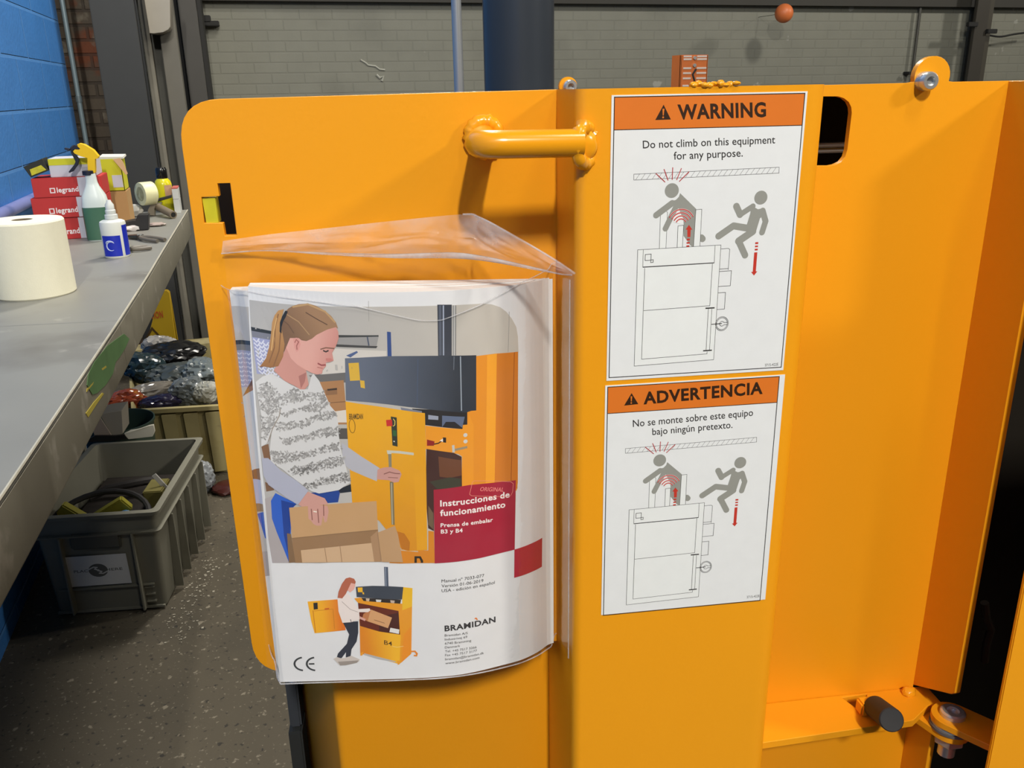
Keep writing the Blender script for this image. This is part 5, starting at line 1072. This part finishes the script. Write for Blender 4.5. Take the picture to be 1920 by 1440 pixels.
# tape dispenser
c = (-0.3867,3.45,1.1637); ax = Vector((.83, .56, 0)).normalized(); base = BZ
t = thing('tape_dispenser', 'hand tape dispenser with a roll of cream tape at the far end of the bench', 'tape dispenser', (c[0], 3.45, BZ))
mb = MB(); mb.lathe([(.026, 0), (.0405, 0), (.0415, .002), (.0415, .046), (.0405, .048), (.026, .048), (.026, 0)], c, 40, ax); mb.build('tape_roll', pm('cream_tape', (222, 220, 176), rough=.4, var=.05), t)
mb = MB(); mb.lathe([(.0, .004), (.0255, .004), (.0255, .044), (.012, .044), (.012, .03), (0, .03)], c, 28, ax); mb.build('hub', pm('brown_hub', (88, 74, 58), rough=.6, spots=[((40, 34, 28), 60, .5, .1)]), t)
hA = (-0.3452,3.5,1.1136); hB = (-0.277,3.36,1.0806); hB = (hB[0], hB[1], max(hB[2], BZ + .0145))
MB().tube([hA, lerp3(hA, hB, .5), hB], .0135, 18).build('handle', pm('taupe_plastic', (118, 106, 88), rough=.5), t); mb = MB(); mb.cyl(lerp3(hA, hB, .985), lerp3(hA, hB, 1.003), .009, 14); mb.build('handle_bore', CG2, t)
q = [(-0.3597,3.47,1.1228),(-0.322,3.47,1.127),(-0.3213,3.47,1.1226),(-0.3438,3.47,1.1179),(-0.3478,3.47,1.1073),(-0.3493,3.47,1.079),(-0.3741,3.47,1.0844),(-0.3714,3.47,1.1032)]; MB().prism([(a_, b_, max(c_, BZ + .001)) for a_, b_, c_ in q], (0, .03, 0)).build('frame', pm('frame_steel', (130, 122, 108), rough=.4, metal=.4), t, bevel=.001)
q = [(-0.3431,3.49,1.1345),(-0.3266,3.49,1.1418),(-0.2841,3.49,1.151),(-0.2849,3.49,1.141),(-0.3175,3.49,1.1332),(-0.3363,3.49,1.1282)]; MB().prism(q, (0, .02, 0)).build('wiper', pm('wiper_black', (34, 32, 30), rough=.5), t, bevel=.002)
# yellow bottle
c = (-0.3182,3.6032,1.08); d3 = [p[2] - BZ for p in [(-0.3152,3.6,1.1827),(-0.3146,3.6,1.2005),(-0.3157,3.6,1.2065),(-0.3135,3.6,1.236),(-0.3127,3.6,1.2419)]]
t = thing('yellow_bottle', 'yellow bottle with a black cap behind the tape dispenser', 'bottle', c)
mb = MB(); mb.lathe([(0, 0), (.029, 0), (.031, .004), (.031, d3[0]), (.027, d3[0] + .012), (.018, d3[1] + .004), (.016, d3[2])], c, 36); mb.build('body', pm('yellow_gloss', (206, 196, 22), rough=.25, var=.04), t)
mb = MB(); mb.lathe([(.019, d3[2] - .003), (.0205, d3[2]), (.0205, d3[3]), (.017, d3[4] + .002), (0, d3[4] + .003)], c, 28); mb.build('cap', pm('gloss_black', (20, 20, 20), rough=.2), t)
vd = Vector((-c[0], -c[1])).normalized(); a0 = math.atan2(vd.y, vd.x)
MB().grid(lambda a, b_: (c[0] + .0314 * math.cos(a0 + R(5 + 60 * a)), c[1] + .0314 * math.sin(a0 + R(5 + 60 * a)), c[2] + .06 + .04 * b_), 10, 2).build('label', pm('pinkish_print', (190, 150, 120), rough=.5, var=.3, vs=60), t)
# two white boxes at the far end
q = [(-0.2875,3.52,1.1359),(-0.2347,3.52,1.1352),(-0.2822,3.52,1.1749),(-0.2298,3.52,1.1724),(-0.2918,3.52,1.1045)]
for nm, z0, z1, lab in (('a', BZ, q[0][2] - .004, 'flat white carton under another at the far end of the bench'), ('b', q[0][2] - .0035, q[2][2], 'white carton with a red top stacked on a flat white carton')):
    t = thing('carton', lab, 'box', (q[0][0] + .03, 3.55, z0)); b = MB(); b.box((q[0][0] + .004, 3.52, z0), (-.262, 3.60, z1 - (.005 if nm == 'b' else 0)), .001); b.build('box', pm('white_card_b', (198, 200, 196), rough=.6), t)
    if nm == 'b': b = MB(); b.box((q[0][0] + .004, 3.52, z1 - .005), (-.262, 3.60, z1), .001); b.build('lid', pm('dull_red_card', (184, 92, 84), rough=.6), t)
# black stapler with lime stripe
q = [(-0.4301,3.1,1.1305),(-0.3828,3.1,1.1382),(-0.3738,3.1,1.1377),(-0.3657,3.1,1.1546),(-0.3329,3.1,1.154),(-0.3386,3.1,1.106),(-0.3809,3.1,1.1048),(-0.4104,3.1,1.1046),(-0.4265,3.1,1.1171)]
t = thing('stapler', 'black hand stapler with a lime stripe lying beside the tape dispenser', 'tool', (q[3][0], 3.1, BZ))
zlow = BZ + .001 - min(p_[2] for p_ in q)
MB().prism([(a_, b_, c_ + zlow) for a_, b_, c_ in q], (0, .05, 0)).build('body', pm('tool_black', (30, 30, 32), rough=.5), t, bevel=.002)
q = [(-0.4102,3.0985,1.12),(-0.3875,3.0985,1.1204),(-0.3884,3.0985,1.1146),(-0.4105,3.0985,1.1145)]; MB().prism([(a_, b_, c_ + zlow) for a_, b_, c_ in q], (0, .003, 0)).build('stripe', LIME, t)
# pliers
PL = pm('dark_tool_steel', (86, 84, 80), rough=.35, metal=.7); GRIP = pm('grip_grey', (104, 98, 88), rough=.5)
def pliers(lab, p0, p1, wd, seed):
    p0, p1 = Vector(p0), Vector(p1); d = (p1 - p0); n = Vector((-d.y, d.x, 0)).normalized(); L_ = d.length; u_ = d.normalized()
    t = thing('pliers', lab, 'pliers', p0)
    for s_ in (1, -1):
        pth = [p0 + u_ * L_ * .38 + n * 0 + Vector((0, 0, .009)), p0 + u_ * L_ * .5 + n * wd * .7 * s_ + Vector((0, 0, .009)), p0 + u_ * L_ * .75 + n * wd * s_ + Vector((0, 0, .008)), p1 + n * wd * .75 * s_ + Vector((0, 0, .007))]
        MB().tube(fillet(pth, .02), .0058, 10).build('handle', GRIP, t)
        jw = [p0 + n * .003 * s_ + Vector((0, 0, .007)), p0 + u_ * L_ * .2 + n * .006 * s_ + Vector((0, 0, .008)), p0 + u_ * L_ * .42 - n * .004 * s_ + Vector((0, 0, .009))]
        MB().tube(jw, lambda k: .004 + .005 * k, 8).build('jaw', PL, t)
    MB().cyl(p0 + u_ * L_ * .38 + Vector((0, 0, .001)), p0 + u_ * L_ * .38 + Vector((0, 0, .018)), .008, 14).build('pivot', ZINC, t)
g = [(-0.3848,2.9397,1.08),(-0.2759,2.8084,1.08),(-0.3781,2.6481,1.08),(-0.3001,2.6898,1.08)]
pliers('pliers lying farther back on the bench behind the squeeze bottle', g[0], g[1], .017, 1); pliers('pliers lying just behind the squeeze bottle, nearer than the other pair', g[2], g[3], .018, 2)
c = (-0.3898,3.1047,1.08); tag(MB().blob((c[0], c[1], BZ + .009), (.026, .016, .0095), 21, .3, 4, 3).build('plastic_wrap', pm('crinkled_wrap', (216, 214, 212), rough=.25, var=.05), ang=25), 'crumpled clear wrapper on the bench beyond the pliers', 'wrapper')
c = (-0.423,3.49,1.08); tag(MB().blob((c[0], c[1], BZ + .022), (.030, .022, .0235), 23, .25, 3, 3).build('paper_wad', pm('white_wad', (206, 202, 192), rough=.7), ang=25), 'crumpled white paper between the brown carton and the tape roll', 'paper')
c = (-0.3243,3.1907,1.08); tag(MB().blob((c[0], c[1], BZ + .006), (.030, .018, .0065), 25, .3, 4, 3).build('plastic_wrap', pm('pinkish_wrap', (170, 154, 146), rough=.3), ang=25), 'flattened pinkish wrapper beneath the tape dispenser handle', 'wrapper')

# ------------------------------------------------------------------ crate under the bench
GC = pm('grey_crate_plastic', (132, 130, 116), rough=.55, var=.08, vs=9, spots=[((112, 110, 98), 5, .58, .15)])
cr = thing('crate', 'grey plastic stacking crate with a white label on the floor under the bench', 'crate', (-.391, 2.531, 0), rot=R(-10.5))
WX, LY, HZ = -.317, .52, .343                    # local: front right base corner at the origin, x to the left is negative
fx = .020
def crate_wall(p0, p1, p0t, p1t, th):
    P_ = [Vector(p) for p in (p0, p1, p1t, p0t)]; return P_
mb = MB()
def ring(z, o, rc=.02): return [(x_, y_, z) for x_, y_ in rpoly([(WX - o, -o), (o, -o), (o, LY + o), (WX - o, LY + o)], rc, 4)]
rs = [ring(.004, 0), ring(.012, .002), ring(HZ - .075, fx * .72), ring(HZ - .072, fx * .72 + .012), ring(HZ - .066, fx * .72 + .014), ring(HZ - .064, fx * .78), ring(HZ - .014, fx * .9), ring(HZ - .012, fx * .9 + .014), ring(HZ - .001, fx * .9 + .015), ring(HZ, fx * .9 + .012), ring(HZ, fx * .9 - .004), ring(.03, -.008), ]
m = len(rs[0]); vs = [p for r_ in rs for p in r_]
mb.add(vs, [(k * m + j, k * m + (j + 1) % m, (k + 1) * m + (j + 1) % m, (k + 1) * m + j) for k in range(len(rs) - 1) for j in range(m)] + [tuple(range(m - 1, -1, -1)), tuple(range((len(rs) - 1) * m, len(rs) * m))])
mb.build('body', GC, cr, ang=30)
mb = MB()
for xf in (-.055, WX + .055): mb.box((xf - .003, -fx - .012, .012), (xf + .003, -fx * .2, HZ - .070), .001)
mb.box((WX + .02, -.016, .088), (-.02, -.004, .094), .001); mb.box((WX, -.010, .006), (0, -.002, .014), .001)
for z in (.03, .055, .08): mb.box((-.05, -.014, z), (-.022, -.002, z + .004))
for yf in (.1, .2, .3, .4, .5):
    mb.box((.004, yf, .012), (fx + .010, yf + .006, HZ - .075), .001)
mb.build('ribs', GC, cr)
mb = MB(); mb.box((-.235, -fx - .006, HZ - .115), (-.09, -fx * .6, HZ - .064), .006); mb.build('grip', pm('crate_grip', (92, 90, 80), rough=.55), cr)
sl = lambda x_, z: (x_, -.0045 - z / HZ * (fx * .98) - .001, z)
lx0, lx1, lz0, lz1 = -.262, -.085, .100, .205
mb = MB(); fnl = lambda a, b_, h: (a, sl(a, b_)[1] - h, b_)
mb.add([fnl(x_, z, .0004) for x_, z in ((lx0, lz0), (lx1, lz0), (lx1, lz1), (lx0, lz1))], [(0, 1, 2, 3)])
A = Art(); xc, zc2 = (lx0 + lx1) / 2, (lz0 + lz1) / 2; G2 = (104, 104, 100)
A.text((120, 120, 116), 'PLACE', [(lx0 + .018, zc2 - .004), (xc - .020, zc2 - .004), (lx0 + .018, zc2 + .005)], .02); A.text((120, 120, 116), 'HERE', [(xc + .022, zc2 - .004), (lx1 - .018, zc2 - .004), (xc + .022, zc2 + .005)], .02)
A.disc(G2, (xc, zc2), .028, .023); A.disc((214, 214, 210), (xc, zc2), .013, .011)
for s_ in (1, -1): A.poly(G2, [(xc + s_ * (.016 * math.cos(R(k))), zc2 + s_ * (.015 * math.sin(R(k)))) for k in range(-20, 121, 20)] + [(xc + s_ * .004 * math.cos(R(k)), zc2 + s_ * .004 * math.sin(R(k))) for k in range(120, -21, -40)])
A.line((214, 214, 210), .004, [(xc - .028, zc2 + .004), (xc - .012, zc2 + .012), (xc, zc2 + .010)]); A.line((214, 214, 210), .004, [(xc + .028, zc2 - .004), (xc + .012, zc2 - .012), (xc, zc2 - .010)])
A.flip = True; cols = A.lay(mb, lambda a, b_, h: fnl(a, b_, .0006 + h)); o = printed('label_card', mb, 1, (.78, .78, .76), cols, PRINT, cr); o['label'] = 'white label card with a round arrow sign'
# contents of the crate (room coordinates through the crate's own frame)
CM_ = Matrix.Translation((-.391, 2.531, 0)) @ Matrix.Rotation(R(-10.5), 4, 'Z')
def cw(x_, y_, z): return tuple(CM_ @ Vector((x_, y_, z)))
def loop(lab, nm, cat, pts, r_, mat):
    return tag(MB().tube([cw(*p_) for p_ in pts], r_, 8).build(nm, mat), lab, cat)
b = MB(); b.box((WX + .01, .02, .032), (-.012, LY - .02, .232), .01, CM_); tag(b.build('rags', pm('dark_rags', (44, 38, 34), rough=.9, var=.4, vs=25, bump=.8, bs=40)), 'dark heap of rags and scrap filling the grey crate', 'scrap', kind='stuff')
loop('black rubber belt looped inside the front of the grey crate', 'drive_belt', 'belt', [(-.31 + .145 * (1 - math.cos(R(k))), .03 + .13 * math.sin(R(k)), .285 + .045 * math.sin(R(k))) for k in range(0, 181, 12)], .009, BLACK)
YB = pm('dull_yellow', (166, 158, 50), rough=.6, var=.2)
for lab, x_, y_, z_, a_, sz in (('bent dull yellow strap end in the grey crate, left piece', -.245, .075, .288, 40, (.055, .012, .03)), ('bent dull yellow strap end in the grey crate, right piece', -.150, .10, .288, -30, (.06, .012, .026))):
    mb = MB(); mb.box((-sz[0], -sz[1], -sz[2]), (sz[0], sz[1], sz[2]), .004, CM_ @ Matrix.Translation((x_, y_, z_)) @ Matrix.Rotation(R(a_), 4, 'Y') @ Matrix.Rotation(.3, 4, 'X')); tag(mb.build('strap_end', YB), lab, 'strap')
tag(MB().blob(cw(-.10, .075, .280), (.022, .018, .022), 31, .1, 2, 3, False).build('bottle_cap', pm('sky_blue', (74, 128, 178), rough=.4)), 'small sky blue cap in the grey crate', 'cap')
mb = MB(); mb.box((-.008, -.002, -.045), (.008, .002, .045), .001, CM_ @ Matrix.Translation((-.030, .24, .305)) @ Matrix.Rotation(R(-32), 4, 'Y')); tag(mb.build('paper_strip', pm('paper_white', (206, 204, 198), rough=.7)), 'white paper strip standing in the right of the grey crate', 'paper')
mb = MB(); mb.box((-.03, -.05, -.04), (.03, .05, .04), .003, CM_ @ Matrix.Translation((-.055, .25, .262))); tag(mb.build('small_box', pm('olive_card', (120, 112, 56), rough=.7)), 'olive carton in the right of the grey crate', 'box')
loop('dark crumpled hose lying across the back of the grey crate', 'hose', 'hose', [(-.29, .30, .247), (-.24, .33, .262), (-.18, .33, .272), (-.12, .34, .277), (-.085, .36, .272)], .014, pm('charcoal_rubber', (46, 42, 40), rough=.7))

# ------------------------------------------------------------------ round green bin
c = (-.575, 3.345, 0); zr = .345; rb = .128
t = thing('waste_bin', 'round dark green bin standing between the grey crate and the cream bin', 'bin', c)
mb = MB(); mb.lathe([(0, 0), (rb * .78, 0), (rb * .8, .005), (rb * .97, zr - .012), (rb * 1.02, zr - .008), (rb * 1.02, zr), (rb * .985, zr), (rb * .95, zr - .02), (rb * .78, .01), (0, .01)], c, 48); mb.build('body', pm('dark_green_plastic', (48, 66, 56), rough=.45, var=.12), t)
b = MB(); b.lathe([(0, .17), (rb * .8, .17), (rb * .84, .24), (rb * .3, .27), (0, .26)], c, 20); tag(b.build('rags', MATS['dark_rags']), 'dark scrap filling the round green bin', 'scrap', kind='stuff')
q = [(-0.5987,3.16,0.4381),(-0.5727,3.16,0.4416),(-0.5251,3.16,0.4436),(-0.5339,3.16,0.3568),(-0.5429,3.16,0.352),(-0.5733,3.16,0.3555)]; MB_ = MB().prism(q, (.01, .10, 0)); tag(MB_.build('cardboard_piece', pm('grey_cardboard', (146, 140, 128), rough=.8, var=.1), bevel=.002), 'grey cardboard piece sticking out of the round green bin', 'cardboard')
q = [(-0.6276,3.15,0.391),(-0.5963,3.15,0.4282),(-0.5714,3.15,0.3597),(-0.6248,3.15,0.3609)]; MB_ = MB().prism(q, (.0, .006, 0)); tag(MB_.build('cardboard_piece', pm('pinkish_cardboard', (150, 136, 124), rough=.8, var=.1)), 'pinkish cardboard flap leaning in the left of the round green bin', 'cardboard')
q = [(-0.5263,3.125,0.3669),(-0.5019,3.125,0.3755),(-0.4679,3.125,0.3794),(-0.4408,3.125,0.3872),(-0.4239,3.125,0.3874),(-0.4222,3.125,0.3644),(-0.4324,3.125,0.3462),(-0.473,3.125,0.3442),(-0.514,3.125,0.3462)]
mb = MB(); mb.prism([(x_, y_ + .004 * math.sin(i * 2), z_) for i, (x_, y_, z_) in enumerate(q)], (0, .012, 0)); tag(mb.build('paper_sheet', pm('bright_paper', (216, 212, 196), rough=.8), bevel=.003), 'crumpled white paper hanging at the front of the round green bin', 'paper')
q = [(-0.6455,3.12,0.3621),(-0.6184,3.12,0.3747),(-0.554,3.12,0.366),(-0.5233,3.12,0.3663),(-0.5156,3.12,0.3489),(-0.582,3.12,0.349),(-0.6442,3.12,0.3546)]; tag(MB().prism(q, (0, .01, 0)).build('plastic_bag', pm('black_film', (18, 18, 20), rough=.4)), 'black plastic film between the round green bin and the grey crate', 'bag')

# ------------------------------------------------------------------ cream bin full of bags
zb_ = .323; F0, F1, K0, K1 = (-.54, 3.53), (-.12, 3.46), (-.66, 4.50), (-.20, 4.52)
CRM = pm('cream_plastic', (166, 154, 108), rough=.6, var=.12, vs=5, spots=[((138, 122, 66), 3, .56, .12), ((122, 112, 82), 8, .62, .1)])
t = thing('bin', 'large cream plastic bin full of plastic bags behind the grey crate', 'bin', (-.40, 4.0, 0))
def bw(o, z): 
    cx, cy = -.39, 4.0; return [(x_ + (x_ - cx) * o, y_ + (y_ - cy) * o, z) for x_, y_ in (F0, F1, K1, K0)]
mb = MB(); rs = [bw(-.10, .003), bw(0, zb_ - .02), bw(.05, zb_ - .018), bw(.055, zb_), bw(.01, zb_), bw(-.02, zb_ - .02), bw(-.12, .02)]
vs = [p_ for r_ in rs for p_ in r_]; mb.add(vs, [(k * 4 + j, k * 4 + (j + 1) % 4, k * 4 + 4 + (j + 1) % 4, k * 4 + 4 + j) for k in range(len(rs) - 1) for j in range(4)] + [(3, 2, 1, 0), tuple(range(24, 28))]); mb.build('body', CRM, t, ang=25)
mb = MB()
for k in range(5):
    x_ = F0[0] + (F1[0] - F0[0]) * (k + .5) / 5; y_ = F0[1] + (F1[1] - F0[1]) * (k + .5) / 5
    mb.prism([(x_ - .028, y_ - .012, zb_ - .03), (x_ + .028, y_ - .012, zb_ - .03), (x_ + .024, y_ + .036, .01), (x_ - .024, y_ + .036, .01)], (0, .03, 0))
mb.build('ribs', CRM, t, bevel=.004)
b = MB(); b.box((-.52, 3.64, .04), (-.24, 4.36, .26), .02); tag(b.build('rags', MATS['dark_rags']), 'dark scrap under the bags in the cream bin', 'scrap', kind='stuff')
def bag(lab, px, Y, size, rgb, seed, rough=.22, amp=.3, rot=0, trans=None):
    p_ = px; m_ = pm('bag_%s' % '_'.join(str(v) for v in rgb), rgb, rough=rough, var=.35, vs=14, bump=.25, bs=18, spots=trans)
    return tag(MB().blob(p_, size, seed, amp, 2.2, 4, True, rot).build('plastic_bag', m_, ang=22), lab, 'bag')
GL = [((150, 154, 152), 26, .64, .03)]
bag('black plastic bag at the back of the cream bin', (-0.4282,4.15,0.3662), 4.15, (.13, .10, .05), (22, 22, 22), 41)
bag('pale grey bag sticking up at the back rim of the cream bin', (-0.5057,4.32,0.3581), 4.32, (.075, .05, .05), (150, 146, 140), 42, .3)
bag('dark teal bag at the left of the cream bin', (-0.5437,4,0.3511), 4.0, (.085, .08, .065), (34, 50, 54), 43, .2, .3, 0, GL)
bag('grey translucent bag in the middle of the cream bin', (-0.396,3.92,0.3268), 3.92, (.12, .09, .05), (74, 80, 78), 44, .2, .3, 0, GL)
bag('grey translucent bag at the right of the cream bin', (-0.2901,3.85,0.3442), 3.85, (.075, .08, .06), (112, 120, 120), 45, .2, .3, 0, GL)
bag('silvery clear bag across the front of the cream bin', (-0.4909,3.72,0.3169), 3.72, (.125, .05, .04), (128, 122, 112), 46, .15, .35, .35, [((220, 216, 208), 22, .58, .05)])
bag('dark grey bag with pale patches at the front right of the cream bin', (-0.3383,3.66,0.326), 3.66, (.07, .06, .055), (104, 110, 112), 47, .2, .35, 0, GL)
bag('pale glossy bag at the right front rim of the cream bin', (-0.2648,3.6,0.3372), 3.60, (.05, .04, .045), (176, 176, 166), 48, .15, .3)
bag('orange and red wrapper at the left front of the cream bin', (-0.5824,3.66,0.3152), 3.68, (.075, .042, .042), (136, 62, 40), 49, .15, .3, .2, [((186, 122, 50), 12, .55, .05), ((220, 200, 190), 30, .68, .03)])
bag('dark navy bag under the silvery bag in the cream bin', (-0.453,3.62,0.3062), 3.63, (.075, .035, .03), (34, 30, 56), 50)
c = (-0.2875,3.6,0.3235)
# floor sign behind the bins
q = [(-0.624,4.62,0.2359),(-0.4962,4.62,0.5608),(-0.4851,4.62,0.5681),(-0.46,4.62,0.5661),(-0.4514,4.62,0.5544),(-0.4558,4.62,0.2183)]
t = thing('floor_sign', 'yellow caution floor sign standing behind the bins', 'sign', ((q[0][0] + q[5][0]) / 2, 4.62, 0))
def drop(p_, a_, zz_): return lerp3(p_, a_, (p_[2] - zz_) / (p_[2] - a_[2]))
lo0 = drop(q[1], q[0], .0); lo5 = drop(q[4], q[5], .0)
SY = pm('sign_yellow', (176, 142, 16), rough=.5, var=.1)
MB().prism([lo0, q[1], q[2], q[3], q[4], lo5], (0, .012, 0)).build('front_panel', SY, t, bevel=.003)
MB().prism([(p_[0], p_[1] + .02 + (q[2][2] - p_[2]) * .3, p_[2]) for p_ in (lo0, q[1], q[2], q[3], q[4], lo5)], (0, .012, 0)).build('rear_panel', SY, t, bevel=.003)
mk = [(-0.6149,4.619,0.2955),(-0.56,4.619,0.3785),(-0.517,4.619,0.3088)]
A = Art(); mb = MB(); A.line((70, 50, 20), .010, [(p_[0], p_[2]) for p_ in (mk[0], mk[1], (mk[1][0] * 2 - mk[0][0], 0, mk[0][2]))], True); A.line((70, 50, 20), .006, [(mk[1][0] - .035, mk[0][2] + .03), (mk[1][0], mk[1][2] - .06), (mk[1][0] + .035, mk[0][2] + .03)])
tx = [(-0.547,4.619,0.4246),(-0.4984,4.619,0.4307)]; A.text((170, 70, 30), 'CAUTION', [(tx[0][0] - .06, tx[0][2]), (tx[1][0], tx[1][2]), (tx[0][0] - .06, tx[0][2] + .035)], .03)
A.flip = True; cols = A.lay(mb, lambda a, b_, h: (a, 4.6185 - h, b_)); printed('sign_print', mb, 0, (1, 1, 1), cols, PRINT, t)
# clear cup and red scrap on the floor
c = (-.315, 3.36, 0)
t = thing('plastic_cup', 'crumpled clear plastic cup lying on the floor beside the cream bin', 'cup', c)
MB().blob((c[0], c[1], .062), (.052, .045, .066), 61, .22, 3, 4, True).build('cup', pm('cloudy_plastic', (142, 146, 150), rough=.25, var=.2, vs=20), t, ang=22)
tag(MB().blob((-.215, 3.33, .018), (.06, .05, .02), 63, .3, 3, 3).build('plastic_wrap', pm('dark_red_wrap', (64, 24, 18), rough=.4), ang=25), 'dark red wrapper on the floor by the clear cup', 'wrapper')
# swept debris by the crate
rr = random.Random(11); mb = MB()
for _ in range(140):
    k = rr.random(); x_ = -.36 + .10 * k + rr.gauss(0, .025); y_ = 2.50 - .18 * (1 - k) + .3 * k + rr.gauss(0, .03); s_ = rr.uniform(.0015, .0045)
    if Vector(CM_.inverted() @ Vector((x_, y_, 0))).x < .012: continue
    mb.box((x_, y_, 0), (x_ + s_ * rr.uniform(.6, 2), y_ + s_ * rr.uniform(.6, 2), s_ * .5))
tag(mb.build('debris', pm('pale_grit', (164, 158, 142), rough=.8)), 'pale grit swept along the floor beside the grey crate', 'debris', kind='stuff')
